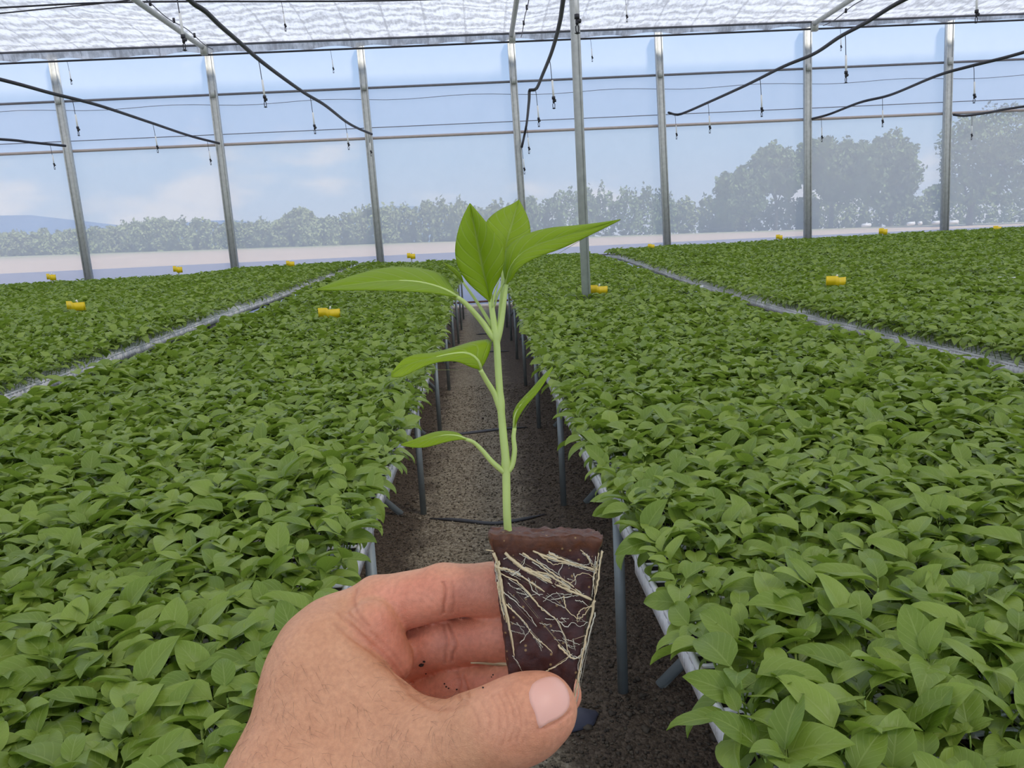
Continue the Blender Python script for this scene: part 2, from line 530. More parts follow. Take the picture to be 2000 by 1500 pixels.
# ------------------------------------------------------------------ irrigation pipes and sprinklers
ZP = 1.6 + 2.62
pipes = [
    ('C', [(-260, 258), (0, 272), (60, 278), (128, 285)], 'shortest black overhead pipe at the left edge, ending at the leftmost wall post', 'the leftmost black pipe'),
    ('B', [(-300, 84), (0, 155), (100, 182), (190, 205), (290, 238), (370, 265), (428, 280)], 'black overhead pipe ending at the second wall post from the left', 'the second black pipe from the left'),
    ('A', [(250, -120), (370, 0), (400, 21), (430, 50), (467, 82), (503, 114), (550, 150), (597, 183), (634, 205), (675, 237), (700, 251), (726, 262)], 'long black overhead pipe ending at the wall post left of the seedling', 'the long pipe left of the seedling'),
    ('D', [(1118, -110), (1100, 0), (1093, 45), (1078, 100), (1060, 145), (1047, 174), (1035, 175), (1033, 200), (1028, 245), (1019, 288)], 'black overhead pipe with a kink, hanging above the aisle', 'the kinked pipe above the aisle'),
    ('E', [(2080, -170), (1905, -60), (1765, 0), (1690, 45), (1640, 72), (1590, 105), (1530, 130), (1460, 165), (1390, 197), (1340, 219), (1322, 224), (1306, 220)], 'black overhead pipe ending at the wall post right of the aisle post', 'the first black pipe right of the aisle'),
    ('F', [(2260, 20), (2000, 102), (1900, 128), (1830, 148), (1740, 185), (1680, 200), (1620, 223), (1586, 232)], 'black overhead pipe ending at the wall post before the big trees', 'the middle right black pipe'),
    ('G', [(2300, 170), (2000, 208), (1930, 220), (1885, 226), (1862, 224)], 'short black overhead pipe at the right edge, ending at the rightmost wall post', 'the rightmost black pipe')]
pipe_w = {}
for key, pts, lab, short in pipes:
    w = []
    for x, y in pts:
        p = onZ(x, y, ZP)
        if p[1] > YP - .1 or p[1] < 0:
            p = onY(x, y, YP - .1)
        w.append(p)
    pipe_w[key] = (w, short)
    b = MB(); b.tube(crom(w, 70), .028, 8)
    tag(b.obj('irrigation_pipe', M['black'], smooth=True), lab, 'pipe', 'overhead irrigation pipes')

# one sprinkler of unit drop (0.62 m), copied
def sprinkler_parts():
    b = MB(); b.tube(crom([(0, 0, 0), (.012, 0, -.08), (.02, 0, -.22), (.024, 0, -.27)], 10), .005, 6)
    t = b.mesh('feed_tube', [M['black']], True)
    b = MB(); b.tube([(.024, 0, -.26), (.026, 0, -.262), (.034, 0, -.455), (.034, 0, -.458)], [.006, .013, .013, .007], 8)
    w = b.mesh('weight', [M['white']], True)
    b = MB()
    b.tube([(.034, 0, -.455), (.034, 0, -.49)], .022, 8); b.tube([(.034, 0, -.485), (.034, 0, -.50)], .012, 8)
    b.tube([(.03, 0, -.505), (.065, 0, -.505)], .018, 8)
    b.tube([(.034, 0, -.50), (.034, 0, -.53)], .014, 8)
    for s in (-1, 1):
        b.tube([(.034, 0, -.525), (.034 + s * .014, 0, -.55), (.034 + s * .012, 0, -.585), (.034, 0, -.60)], .005, 6)
    b.tube([(.034, 0, -.598), (.034, 0, -.606)], [.026, .010], 8)
    h = b.mesh('sprinkler_head', [M['black']], True)
    return t, w, h


SP = sprinkler_parts()
def sprinkler(top, ln, label, rz=0.):
    e = empty('hanging_sprinkler', top, label, 'sprinkler', 'hanging sprinklers')
    s = ln / .606; e.scale = (s, s, s); e.rotation_euler = (0, 0, rz)
    for nm, me in zip(('feed_tube', 'weight', 'sprinkler_head'), SP):
        link(nm, me, e)
    return e


def near_pipe(key, x, y):
    w = crom(pipe_w[key][0], 300); px = w2px(w)
    i = np.argmin(abs(px[:, 0] - x) + abs(px[:, 1] - y)); return w[i]


ords = ['nearest the wall', 'second from the wall', 'third from the wall', 'fourth from the wall', 'fifth from the wall']
drops = {'C': [(97, 283, 330)], 'B': [(404, 277, 323), (297, 245, 300), (139, 195, 265)],
         'A': [(719, 262, 306), (673, 236, 290), (605, 190, 260), (503, 118, 208), (337, -28, 92)],
         'D': [(1019, 288, 338), (1029, 246, 299), (1043, 177, 246), (1074, 115, 210), (1118, -90, 55)],
         'E': [(1318, 226, 272), (1383, 198, 255), (1484, 155, 226), (1651, 70, 160), (1905, -60, 38)],
         'F': [(1603, 225, 272), (1723, 190, 245), (1902, 131, 201)], 'G': [(1898, 226, 272)]}
for key, L in drops.items():
    for k, (x, y0, y1) in enumerate(L):
        p = near_pipe(key, x, y0)
        d = w2px(p)[2]
        ln = (y1 - y0) * d / F * 1.02
        ln = min(max(ln, .48), .72)
        lab = 'sprinkler on ' + pipe_w[key][1] + (', ' + ords[k] if len(L) > 1 else '')
        sprinkler(p, ln, lab, random.uniform(-.5, .5))
for x, y0, y1, lab in ((131, 121, 165, 'small sprinkler hung from the eave cable beside the leftmost wall post'),
                       (645, 96, 141, 'small sprinkler hung from the eave cable left of the long pipe end post'),
                       (1153, 75, 118, 'small sprinkler hung from the eave cable right of the freestanding post'),
                       (1641, 56, 98, 'small sprinkler hung from the eave cable right of the tree side wall post')):
    p = onY(x, y0, YW - .42); p[2] = np.polyval(pc, p[0]) - .01
    sprinkler(p, .50, lab)
for x, y0, y1, lab in ((549, 2, 60, 'small sprinkler against the shade net left of the seedling'),
                       (1220, -14, 33, 'small sprinkler against the shade net right of the freestanding post')):
    sprinkler(onZ(x, y0, 6.42), .56, lab)

# ------------------------------------------------------------------ benches
fin_in = ([-9, 6, 8.5, 11, 16, 18.3], [.75, .77, .84, .92, 1.08, 1.10])
fin_r = ([-9, 6.3, 8.3, 11.3, 16.3, 18.3], [.778, .788, .826, .923, 1.136, 1.155])
fin_l = ([-9, 4.0, 4.9, 6.3, 8.5, 10.9, 16, 18.3], [.817, .855, .874, .912, .982, 1.02, 1.166, 1.185])
fin_o = ([-9, 4.0, 6.3, 8.5, 10.9, 16, 18.3], [.84, .85, .88, .93, .96, 1.08, 1.09])
TL = .69
benches = [('L1', -.39 - 3 * TL, fin_in, 0, 3), ('R1', .37, fin_in, 0, 3), ('L2', -2.80 - 4 * TL, fin_l, 1, 4), ('R2', 2.90, fin_r, 1, 4),
           ('L3', -5.72 - 4 * TL, fin_o, 2, 4), ('R3', 5.80, fin_r, 2, 4), ('L4', -8.64 - 4 * TL, fin_o, 3, 4), ('R4', 8.70, fin_r, 3, 4), ('R5', 11.6, fin_r, 4, 4)]
BL = {'L1': 'growing bench along the left side of the gravel aisle', 'R1': 'growing bench along the right side of the gravel aisle',
      'L2': 'growing bench second to the left of the aisle, grey rim showing', 'R2': 'growing bench second to the right of the aisle, grey rim showing',
      'L3': 'growing bench third to the left of the aisle', 'R3': 'growing bench third to the right of the aisle',
      'L4': 'outermost growing bench on the left', 'R4': 'growing bench fourth to the right of the aisle', 'R5': 'outermost growing bench on the right'}
Y0B, Y1B = -.8, 18.2
legY = [2.55 + 2.02 * k for k in range(-1, 8)]
b = MB(); b.tube([(0, 0, 0), (0, 0, 1)], .019, 10); legm = b.mesh('leg', [M['galv_dark']], True)
for key, x0, f, o, nc in benches:
    BW = nc * TL; x1 = x0 + BW
    e = empty('growing_bench', (x0 + BW / 2, 0, 0), 'steel ' + BL[key] + '', 'bench', 'growing benches')
    inner = x1 if key[0] == 'L' else x0
    sg = 1 if key[0] == 'R' else -1
    for yy in legY:
        h = np.interp(yy, *f) - .085
        for xx in (inner + sg * .045, inner + sg * (BW - .06)):
            l = link('leg', legm, e); l.location = (xx - e.location[0], yy, 0); l.scale = (1, 1, h)
        b = MB(); b.tube([(inner + sg * .18 - e.location[0], yy + .02, 0.0), (inner + sg * .85 - e.location[0], yy + .02, h - .01)], .02, 8)
        b.obj('brace', M['galv_dark'], e, smooth=True)
        b = MB(); b.box((0, yy, h - .005), (BW - .1, .035, .03)); b.obj('crossbar', M['galv_dark'], e)
    ys = np.linspace(Y0B, Y1B, 60)
    for xx in (x0 + .04, x0 + BW / 2, x1 - .04):
        b = MB(); b.tube(np.stack([0 * ys + xx - e.location[0], ys, np.interp(ys, *f) - .077], 1), .014, 6)
        b.obj('side_rail', M['galv_dark'], e, smooth=True)

# trays ------------------------------------------------------------
NXC, NYC, PX, PY = 14, 8, .05, .05
def tray_arrays(full=True):
    b = MB()
    Lx, Ly, H = TL - .005, .394, .066
    b.box((0, 0, -H / 2 - (.008 if full else .0)), (Lx, Ly, H - (.014 if full else 0)))
    s = MB()
    cx = (np.arange(NXC) - (NXC - 1) / 2) * (Lx / NXC); cy = (np.arange(NYC) - (NYC - 1) / 2) * (Ly / NYC)
    cw, ch = Lx / NXC, Ly / NYC
    if full:
        for x in np.concatenate([cx - cw / 2, [cx[-1] + cw / 2]]):
            b.box((np.clip(x, -Lx / 2 + .005, Lx / 2 - .005), 0, -.0075), (.011, Ly, .015))
        for y in np.concatenate([cy - ch / 2, [cy[-1] + ch / 2]]):
            b.box((0, np.clip(y, -Ly / 2 + .005, Ly / 2 - .005), -.0078), (Lx, .011, .0148))
        for k in np.linspace(-.18, .18, 10):            # ribs on the long ends
            for sx in (-1, 1):
                b.box((sx * (Lx / 2 + .0005), k, -.035), (.003, .012, .045))
    for x in cx:
        for y in cy:
            s.add([(x - cw * .4, y - ch * .4, 0), (x + cw * .4, y - ch * .4, 0), (x + cw * .4, y + ch * .4, 0), (x - cw * .4, y + ch * .4, 0)], [[0, 1, 2, 3]])
            s.V[-1][:, 2] += (-.0055 if full else .002) + rng.normal(0, .001, 4)
    return b, s


tb, tsoil = tray_arrays(True)
tray_me = tb.mesh('tray_body', [M['foam']]); soil_me = tsoil.mesh('growing_medium', [M['medium']])
lb, ls = tray_arrays(False)
LV = np.concatenate([np.concatenate(lb.V), np.concatenate(ls.V)]); LQ = np.concatenate([np.concatenate(lb.Q), np.concatenate(ls.Q) + lb.n])
LMI = np.concatenate([np.zeros(sum(len(q) for q in lb.Q)), np.ones(sum(len(q) for q in ls.Q))])
tl = []
rows = int((Y1B - Y0B) / .4)
for key, x0, f, o, nc in benches:
    for r in range(rows):
        yc = Y0B + .2 + r * .4
        z0, z1 = np.interp(yc - .2, *f), np.interp(yc + .2, *f)
        for c in range(nc):
            xc = x0 + TL / 2 + c * TL
            inn = (c == nc - 1) if key[0] == 'L' else (c == 0)
            px = w2px(np.array([xc, yc, z0]))
            if px[2] < .2 and o > 0:
                continue
            prio = (yc - (3.0 if o == 0 and inn else 0)) if (o == 0 and px[2] > .3) else (yc if (o == 1 and inn) else 99)
            if px[2] > .3 and not (-200 < px[0] < 2200 and px[1] < 1750):
                prio = 90
            if key in ('L1', 'R1') and not inn and yc > 3.6:
                prio = 95
            if px[2] <= .3:
                prio = 97
            tl.append((prio, xc + rng.normal(0, .003), yc, (z0 + z1) / 2 + rng.normal(0, .0025), math.atan2(z1 - z0, .4), key, inn, rng.normal(0, .006)))
tl.sort(key=lambda q: q[0])
ind, rest = [q for q in tl[:300] if q[0] < 80], []
rest = tl[len(ind):]
TLAB = {('L1', True): 'white foam seedling tray on the rim of the left aisle bench', ('R1', True): 'white foam seedling tray on the rim of the right aisle bench',
        ('L1', False): 'white foam seedling tray inside the left aisle bench, mostly under leaves', ('R1', False): 'white foam seedling tray inside the right aisle bench, mostly under leaves',
        ('L2', True): 'grey white foam tray on the rim of the second left bench', ('R2', True): 'grey white foam tray on the rim of the second right bench'}
for pr, xc, yc, z, rx, key, inn, rz in ind:
    t = link('seedling_tray', None); t.location = (xc, yc, z); t.rotation_euler = (rx, 0, rz)
    lab = TLAB.get((key, inn), TLAB[('L1', False)])
    tag(t, lab, 'tray', lab.replace('tray', 'trays', 1))
    link('tray_body', tray_me, t); link('growing_medium', soil_me, t)
VV, QQ, MI = [], [], []; off = 0
for pr, xc, yc, z, rx, key, inn, rz in rest:
    ca, sa = math.cos(rx), math.sin(rx)
    v = LV.copy(); y = v[:, 1] * ca - v[:, 2] * sa; zz = v[:, 1] * sa + v[:, 2] * ca
    v = np.stack([v[:, 0] + xc, y + yc, zz + z], 1)
    VV.append(v); QQ.append(LQ + off); MI.append(LMI); off += len(v)
tag(link('seedling_trays', mesh_from('seedling_trays', np.concatenate(VV), np.concatenate(QQ), mats=[M['foam'], M['medium']], mi=np.concatenate(MI))),
    'white foam trays hidden under the farther seedlings on all benches', 'trays', kind='stuff')

# ------------------------------------------------------------------ seedlings
def leaf_arr(nx, nv, L, W, fold, droop, a0, pet, pw=.0016, curl=0.):
    t = np.linspace(0, 1, nv + 1)
    hw = t ** .60 * (1 - t) ** .95 * (1 - .25 * t * t); hw = W / 2 * hw / hw.max()
    ang = a0 - droop * t
    dx = np.cos(ang) * L / nv; dz = np.sin(ang) * L / nv
    x = np.concatenate([[0], np.cumsum((dx[:-1] + dx[1:]) / 2)]); z = np.concatenate([[0], np.cumsum((dz[:-1] + dz[1:]) / 2)])
    px, pz = pet * math.cos(a0 + .35), pet * math.sin(a0 + .35)
    u = np.linspace(-1, 1, nx + 1)
    V = []; UV = []
    for i in range(nv + 1):
        for uu in u:
            yy = uu * hw[i]
            nxn, nzn = -math.sin(ang[i]), math.cos(ang[i])
            lift = fold * abs(yy) - .5 * fold * abs(yy) ** 2 / (W / 2) + curl * uu * uu * math.sin(t[i] * 9) * W * .05
            V.append((px + x[i] + nxn * lift, yy, pz + z[i] + nzn * lift)); UV.append(((uu + 1) / 2, t[i]))
    Q = []
    for i in range(nv):
        for j in range(nx):
            a_ = i * (nx + 1) + j; Q.append((a_, a_ + nx + 1, a_ + nx + 2, a_ + 1))
    if pet > 0:
        k = len(V); V += [(0, -pw, 0), (0, pw, 0), (px + x[1] * .3, -pw, pz + .0005), (px + x[1] * .3, pw, pz + .0005), (0, 0, -pw), (px, 0, pz - pw * 1.3)]
        UV += [(.5, .3)] * 6
        Q += [(k, k + 2, k + 3, k + 1), (k, k + 4, k + 5, k + 2), (k + 1, k + 3, k + 5, k + 4)]
    return np.array(V), np.array(Q), np.array(UV)


SHAPES = []
for i in range(8):
    SHAPES.append(dict(L=1.0, W=rng.uniform(.48, .62), fold=rng.uniform(.25, .9), droop=rng.uniform(.3, 1.5), a0=rng.uniform(.15, .55), curl=rng.uniform(0, 1)))
def shp(i, nx, nv, pet=.28):
    s = SHAPES[i]
    return leaf_arr(nx, nv, s['L'], s['W'], s['fold'], s['droop'], s['a0'], pet, .022, s['curl'])


HI = [shp(i, 4, 9) for i in range(8)]
MIDL = [shp(i, 2, 4) for i in range(8)]
LOW = [shp(i, 2, 3, 0.) for i in range(8)]
leafmesh = [mesh_from('leaf', *[HI[i][0], HI[i][1]], uv=HI[i][2], mats=[M['leaf']], smooth=True) for i in range(8)]
PLANTS = []
for i in range(10):
    h = rng.uniform(.075, .105)
    lv = []
    az = rng.uniform(0, 6.28)
    nlf = int(rng.integers(5, 7))
    for k in range(nlf):
        fr = k / (nlf - 1)
        az += math.radians(137.5) + rng.normal(0, .25)
        zz = h * (.62 + .38 * fr)
        pit = [(-.35), (-.15), (0.), (.18), (.45), (.7)][k] + rng.normal(0, .24)
        sz = [.060, .082, .092, .086, .066, .042][k] * rng.uniform(.9, 1.12)
        lv.append((int(rng.integers(0, 8)), az, pit, sz, zz, rng.normal(0, .25)))
    PLANTS.append((h, lv))
b = MB(); b.tube([(0, 0, -.004), (.001, 0, .05), (0, 0, 1)], [.045, .035, .03], 6)   # unit stem, scaled


def rotmat(az, pit, roll):
    ca, sa, cp, sp, cr, sr = math.cos(az), math.sin(az), math.cos(pit), math.sin(pit), math.cos(roll), math.sin(roll)
    Rz = np.array([[ca, -sa, 0], [sa, ca, 0], [0, 0, 1]]); Ry = np.array([[cp, 0, -sp], [0, 1, 0], [sp, 0, cp]]); Rx = np.array([[1, 0, 0], [0, cr, -sr], [0, sr, cr]])
    return Rz @ Ry @ Rx


stem_me = []
for h, lv in PLANTS:
    b = MB(); b.tube([(0, 0, -.006), (0.001, 0, h * .5), (0, 0, h)], [.0022, .0018, .0014], 6); stem_me.append(b.mesh('stem', [M['stem']], True))


def plant_arrays(h, lv, LOD):
    Vs, Qs, Us, Ts = [], [], [], []; off = 0
    use = lv if LOD is not LOW else lv[1:]
    for (s, az, pit, sz, zz, roll) in use:
        v, q, u = LOD[s]
        k = sz * (1.0 if LOD is not LOW else 1.18)
        w = (v * k) @ rotmat(az, pit, roll).T + np.array([0, 0, zz])
        Vs.append(w); Qs.append(q + off); Us.append(u); Ts.append(np.full(len(v), rng.uniform())); off += len(v)
    if LOD is not LOW:
        c = np.array([(-.002, 0, 0), (.002, 0, 0), (0, .002, 0), (0, -.002, 0)])
        w = np.concatenate([c, c * .7 + np.array([0, 0, h])])
        Vs.append(w); Qs.append(np.array([(0, 1, 5, 4), (2, 3, 7, 6)]) + off); Us.append(np.full((8, 2), .23)); Ts.append(np.full(8, .6))
    return np.concatenate(Vs), np.concatenate(Qs), np.concatenate(Us), np.concatenate(Ts)


PA = {'hi': [plant_arrays(h, lv, HI) for h, lv in PLANTS], 'mid': [plant_arrays(h, lv, MIDL) for h, lv in PLANTS], 'low': [plant_arrays(h, lv, LOW) for h, lv in PLANTS]}
pos = []
for key, x0, f, o, nc in benches:
    x1 = x0 + nc * TL
    for (ya, yb, st) in ((Y0B, 4.0, .056), (4.0, 8.0, .06), (8.0, Y1B, .08)):
        xs = np.arange(x0 + .034, x1 - .030, st) if key[0] == 'R' else np.arange(x1 - .034, x0 + .030, -st); ys = np.arange(ya + .025, yb, st)
        X, Yg = np.meshgrid(xs, ys); X = X.ravel() + rng.normal(0, .006, X.size); Yg = Yg.ravel() + rng.normal(0, .006, Yg.size)
        Z = np.interp(Yg, *f)
        p = np.stack([X, Yg, Z], 1)
        sx = w2px(p + np.array([0, 0, .1]))
        keep = (sx[:, 2] > .25) & (sx[:, 0] > -350) & (sx[:, 0] < 2350) & (sx[:, 1] < 1900)
        keep &= ~((abs(X - POSTX) < .06) & (abs(Yg - POSTY) < .06))
        # a few failed cells leave holes
        nzv = np.array([noise.noise(Vector((x * 2.2, y * 2.2, 3.1))) for x, y in zip(X, Yg)])
        keep &= ~((rng.uniform(size=X.size) < .035) | ((nzv > .50) & (rng.uniform(size=X.size) < .6)))
        p = p[keep]; nzv = nzv[keep]
        lean = np.zeros(len(p))
        el = np.clip(1 - (p[:, 0] - x0) / .11, 0, 1); er = np.clip(1 - (x1 - p[:, 0]) / .11, 0, 1)
        lod = 'hi' if ya < 1 else ('mid' if ya < 5 else 'low')
        for q, l_, r_, nv_ in zip(p, el, er, nzv):
            pos.append((q[0], q[1], q[2], (r_ - l_), lod, key, .91 + (.42 * min(1, max(0, (-1.95 - q[0]) / .4)) * min(1, max(0, (q[1] - 2.5) / 2)) if key == 'L1' else 0) + .24 * (nv_ + .3) + (.12 * max(0, q[1] - 9) / 9 if lod == 'low' else 0)))
pos_arr = np.array([(q[0], q[1], q[2] + .09) for q in pos])
spx = w2px(pos_arr)
inframe = (spx[:, 0] > 0) & (spx[:, 0] < 2000) & (spx[:, 1] < 1500) & ~((spx[:, 0] > 500) & (spx[:, 0] < 1100) & (spx[:, 1] > 1180))
order = np.argsort(np.where(inframe, spx[:, 2], 1e9))
near = set(order[:300].tolist())
SL = {'L': 'broad leaved green seedling in the nearest rows of the left bench, crowded among its like',
      'R': 'broad leaved green seedling in the nearest rows of the right bench, crowded among its like'}
SG = {'L': 'nearest seedlings on the left bench', 'R': 'nearest seedlings on the right bench'}
acc = {'V': [], 'Q': [], 'U': [], 'T': []}; off = 0
for i, (x, y, z, lean, lod, key, hs) in enumerate(pos):
    v = int(rng.integers(0, 10)); rz = rng.uniform(0, 6.28); s = rng.uniform(.88, 1.12) * hs
    tx, ty = rng.normal(0, .10), lean * .36 + rng.normal(0, .10)
    if i in near:
        t = link('seedling', None); t.location = (x, y, z - .006); t.empty_display_size = .02
        t.matrix_basis = Matrix.Translation((x, y, z - .006)) @ Matrix.Rotation(ty, 4, 'Y') @ Matrix.Rotation(tx, 4, 'X') @ Matrix.Rotation(rz, 4, 'Z') @ Matrix.Scale(s, 4)
        tag(t, SL[key[0]], 'seedling', SG[key[0]])
        link('stem', stem_me[v], t)
        for (sh, az, pit, sz, zz, roll) in PLANTS[v][1]:
            l = link('leaf', leafmesh[sh], t)
            R = rotmat(az, pit, roll) * sz
            mm = Matrix([[*R[0], 0], [*R[1], 0], [*R[2], zz], [0, 0, 0, 1]])
            l.matrix_basis = mm
        continue
    A = PA[lod][v]
    cy, sy, cx_, sx_ = math.cos(ty), math.sin(ty), math.cos(tx), math.sin(tx)
    R = np.array([[cy, 0, sy], [0, 1, 0], [-sy, 0, cy]]) @ np.array([[1, 0, 0], [0, cx_, -sx_], [0, sx_, cx_]]) @ rotmat(rz, 0, 0)
    acc['V'].append((A[0] @ (R.T * s) + np.array([x, y, z - .004])).astype(np.float32)); acc['Q'].append((A[1] + off).astype(np.int32)); acc['U'].append(A[2].astype(np.float32)); acc['T'].append(((A[3] + i * .618) % 1.).astype(np.float32)); off += len(A[0])
tag(link('seedlings', mesh_from('seedlings', np.concatenate(acc['V']), np.concatenate(acc['Q']), uv=np.concatenate(acc['U']), tint=np.concatenate(acc['T']), mats=[M['leaf']], smooth=True)),
    'dense carpet of green seedlings covering all the benches behind the nearest rows', 'seedlings', kind='stuff')
acc = None

# ------------------------------------------------------------------ yellow sticky traps
def trap(px_, py_, key, wpx, label, rz, opening=2.2):
    f = {q[0]: q[2] for q in benches}[key]
    zz = 1.0
    for _ in range(12):
        p = onZ(px_, py_, zz); zz = float(np.interp(p[1], *f)) + .16 + (.05 if p[1] > 10 else 0)
    if wpx < 25:
        p = onY(px_, py_ - 5, 17.0); zz = p[2]
    d = w2px(p)[2]; w = wpx * d / F
    e = empty('sticky_trap', (p[0], p[1], zz - .17), label, 'trap', 'yellow sticky traps')
    e.rotation_euler = (0, 0, rz)
    h = w * (.42 if wpx > 25 else .62); pts = []
    m = 12
    for i in range(m + 1):
        t = i / m * 2 - 1
        pts.append((t * w / 2, -.25 * w * (1 - abs(t)) * .9 + .03 * math.sin(t * 6) * w))
    V = []
    for (x, y) in pts:
        for (dy, zt) in ((0, .17 - h * .5), (.004, .17 - h * .5), (.004, .17 + h * .5), (0, .17 + h * .5)):
            V.append((x, y + dy, zt + (.10 * h * (1 if x < 0 else -1))))
    Q = [(i * 4 + j, i * 4 + (j + 1) % 4, (i + 1) * 4 + (j + 1) % 4, (i + 1) * 4 + j) for i in range(m) for j in range(4)] + [(0, 1, 2, 3), (m * 4, m * 4 + 3, m * 4 + 2, m * 4 + 1)]
    link('card', mesh_from('card', V, Q, mats=[M['yellow']]), e)
    b = MB(); b.tube([(0, .02, 0), (.01, .02, .17 + h * .42), (.015, .0, .17 + h * .66)], .004 + .0006 * d, 6); b.obj('stake', M['white'], e)


trap(643, 611, 'L1', 42, 'yellow sticky trap on the left aisle bench, bent card beside a white stake', .1)
trap(1168, 543, 'R1', 36, 'yellow sticky trap right behind the freestanding bench post', -.1)
trap(803, 505, 'L1', 16, 'tiny yellow trap at the far end of the left aisle bench', .0)
trap(1633, 549, 'R2', 42, 'largest yellow sticky trap on the second right bench', .15)
trap(148, 597, 'L2', 38, 'yellow sticky trap with white stake on the second left bench, near the left edge', -.1)
trap(100, 546, 'L4', 18, 'small yellow trap between the left edge and the leftmost wall post', .0)
trap(347, 531, 'L3', 18, 'small yellow trap between the two leftmost wall posts', .0)
trap(567, 520, 'L2', 16, 'small yellow trap just right of the second wall post from the left', .0)
trap(1272, 486, 'R2', 13, 'small yellow trap left of the first wall post right of the aisle', .0)
trap(1522, 468, 'R3', 13, 'small yellow trap left of the wall post before the trees', .0)
trap(1725, 457, 'R4', 17, 'small yellow trap between the two right wall posts', .0)
trap(1948, 452, 'R5', 16, 'small yellow trap at the far right behind the rightmost wall post', .0)
# small white tags and cups among the leaves
def cup(px_, py_, z, r, label):
    p = onZ(px_, py_, z); b = MB(); b.tube([(0, 0, 0), (0, 0, r * 1.2), (0, 0, r * 1.3)], [r * .7, r, r * .9], 12)
    o = b.obj('white_cup', M['white'], smooth=True); o.location = p - np.array([0, 0, r]); tag(o, label, 'cup', 'white cups among the seedlings')


cup(1370, 559, .99, .022, 'tiny white cup by the grey rim near the aisle bench far edge')
b = MB(); b.box((0, 0, 0), (.40, .22, .03)); o = b.obj('foam_tray_piece', M['white']); o.location = onZ(1950, 545, .90); tag(o, 'white foam tray piece in the gap between right benches at the edge', 'tray')

# ------------------------------------------------------------------ floor: strips and stones
def strip(pts, r, label, flat=.35, mat=None):
    w = [onZ(x, y, .006) for x, y in pts]; c = crom(w, 24)
    m = len(c); rad = r * np.clip(np.sin(np.linspace(.12, math.pi - .12, m)) * 1.6, .25, 1)
    b = MB(); b.tube(c, rad, 10, flat=flat); tag(b.obj('drain_hose', mat or M['hose'], smooth=True), label, 'hose', 'black strips across the aisle')


strip([(840, 1012), (900, 1016), (960, 1022), (1010, 1016), (1065, 1004)], .02, 'black strip half buried in gravel behind the seedling stem')
strip([(870, 851), (920, 845), (980, 838), (1030, 834)], .03, 'grey black strip across the aisle at mid length')
strip([(945, 687), (975, 686), (995, 686)], .03, 'short black strip farther along the aisle')
strip([(930, 653), (950, 652), (975, 651)], .04, 'faint black strip near the aisle end')
strip([(1040, 1425), (1090, 1416), (1130, 1405), (1165, 1392)], .052, 'blue grey plastic strip on the gravel under the thumb tip', .5, simple('blue_grey_plastic', (.10, .10, .135), .5))

ico = np.array([(0, 0, 1), (.89, 0, .45), (.28, .85, .45), (-.72, .53, .45), (-.72, -.53, .45), (.28, -.85, .45), (.72, .53, -.45), (-.28, .85, -.45), (-.89, 0, -.45), (-.28, -.85, -.45), (.72, -.53, -.45), (0, 0, -1)])
icf = np.array([(0, 1, 2), (0, 2, 3), (0, 3, 4), (0, 4, 5), (0, 5, 1), (1, 6, 2), (2, 7, 3), (3, 8, 4), (4, 9, 5), (5, 10, 1), (6, 7, 2), (7, 8, 3), (8, 9, 4), (9, 10, 5), (10, 6, 1), (11, 7, 6), (11, 8, 7), (11, 9, 8), (11, 10, 9), (11, 6, 10)])
NP_ = 26000
yy = 1.3 + 7.5 * rng.uniform(size=NP_) ** 1.7; xx = rng.uniform(-.95, 1.15, NP_)
rr = rng.uniform(.003, .0085, NP_) * (1 + (rng.uniform(size=NP_) < .03) * 1.0)
jit = 1 + rng.normal(0, .16, (NP_, 12, 1)); sq = rng.uniform(.6, 1.2, (NP_, 1, 3)); sq[:, :, 2] *= .7
V = ico[None] * jit * sq * rr[:, None, None] + np.stack([xx, yy, rr * .3], 1)[:, None, :]
T = (icf[None] + (np.arange(NP_) * 12)[:, None, None]).reshape(-1, 3)
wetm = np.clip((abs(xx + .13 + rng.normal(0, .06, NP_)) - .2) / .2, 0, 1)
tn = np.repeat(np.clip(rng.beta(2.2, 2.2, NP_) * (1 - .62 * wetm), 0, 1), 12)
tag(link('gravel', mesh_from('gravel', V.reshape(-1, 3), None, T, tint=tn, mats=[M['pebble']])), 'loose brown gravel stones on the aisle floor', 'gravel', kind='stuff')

# ------------------------------------------------------------------ outside: trees, scrub, hills
M['far_leaf'] = simple('tree_foliage', (.17, .23, .08), .8, var=.6, nscale=.45)
M['far_leaf2'] = simple('scrub_foliage', (.26, .30, .12), .8, var=.5, nscale=.5)
M['bark'] = simple('bark', (.09, .07, .05), .9)


def crown_mesh(name, blobs, nleaf, ls, mat):
    """blobs: list of (center, radii); leaf sprays near blob surfaces."""
    C = []; 
    vol = np.array([np.prod(b_[1]) ** (2 / 3) for b_ in blobs]); vol /= vol.sum()
    for (c, r), fr in zip(blobs, vol):
        m = int(nleaf * fr)
        d = rng.normal(size=(m, 3)); d /= np.linalg.norm(d, axis=1)[:, None]
        rad = rng.uniform(.55, 1.05, (m, 1)) ** .5
        wob = np.array([noise.noise(Vector(q * 2.3) + Vector(c)) for q in d])[:, None]
        C.append(np.array(c) + d * rad * (1 + .6 * wob) * np.array(r))
    C = np.concatenate(C); m = len(C)
    A_ = rng.normal(size=(m, 3)); A_ /= np.linalg.norm(A_, axis=1)[:, None]; B_ = np.cross(A_, rng.normal(size=(m, 3))); B_ /= np.linalg.norm(B_, axis=1)[:, None]
    s = ls * rng.uniform(.6, 1.4, (m, 1))
    V = np.stack([C - A_ * s, C + B_ * s * .6, C + A_ * s, C - B_ * s * .6], 1).reshape(-1, 3)
    return mesh_from(name, V, np.arange(m * 4).reshape(-1, 4), mats=[mat])


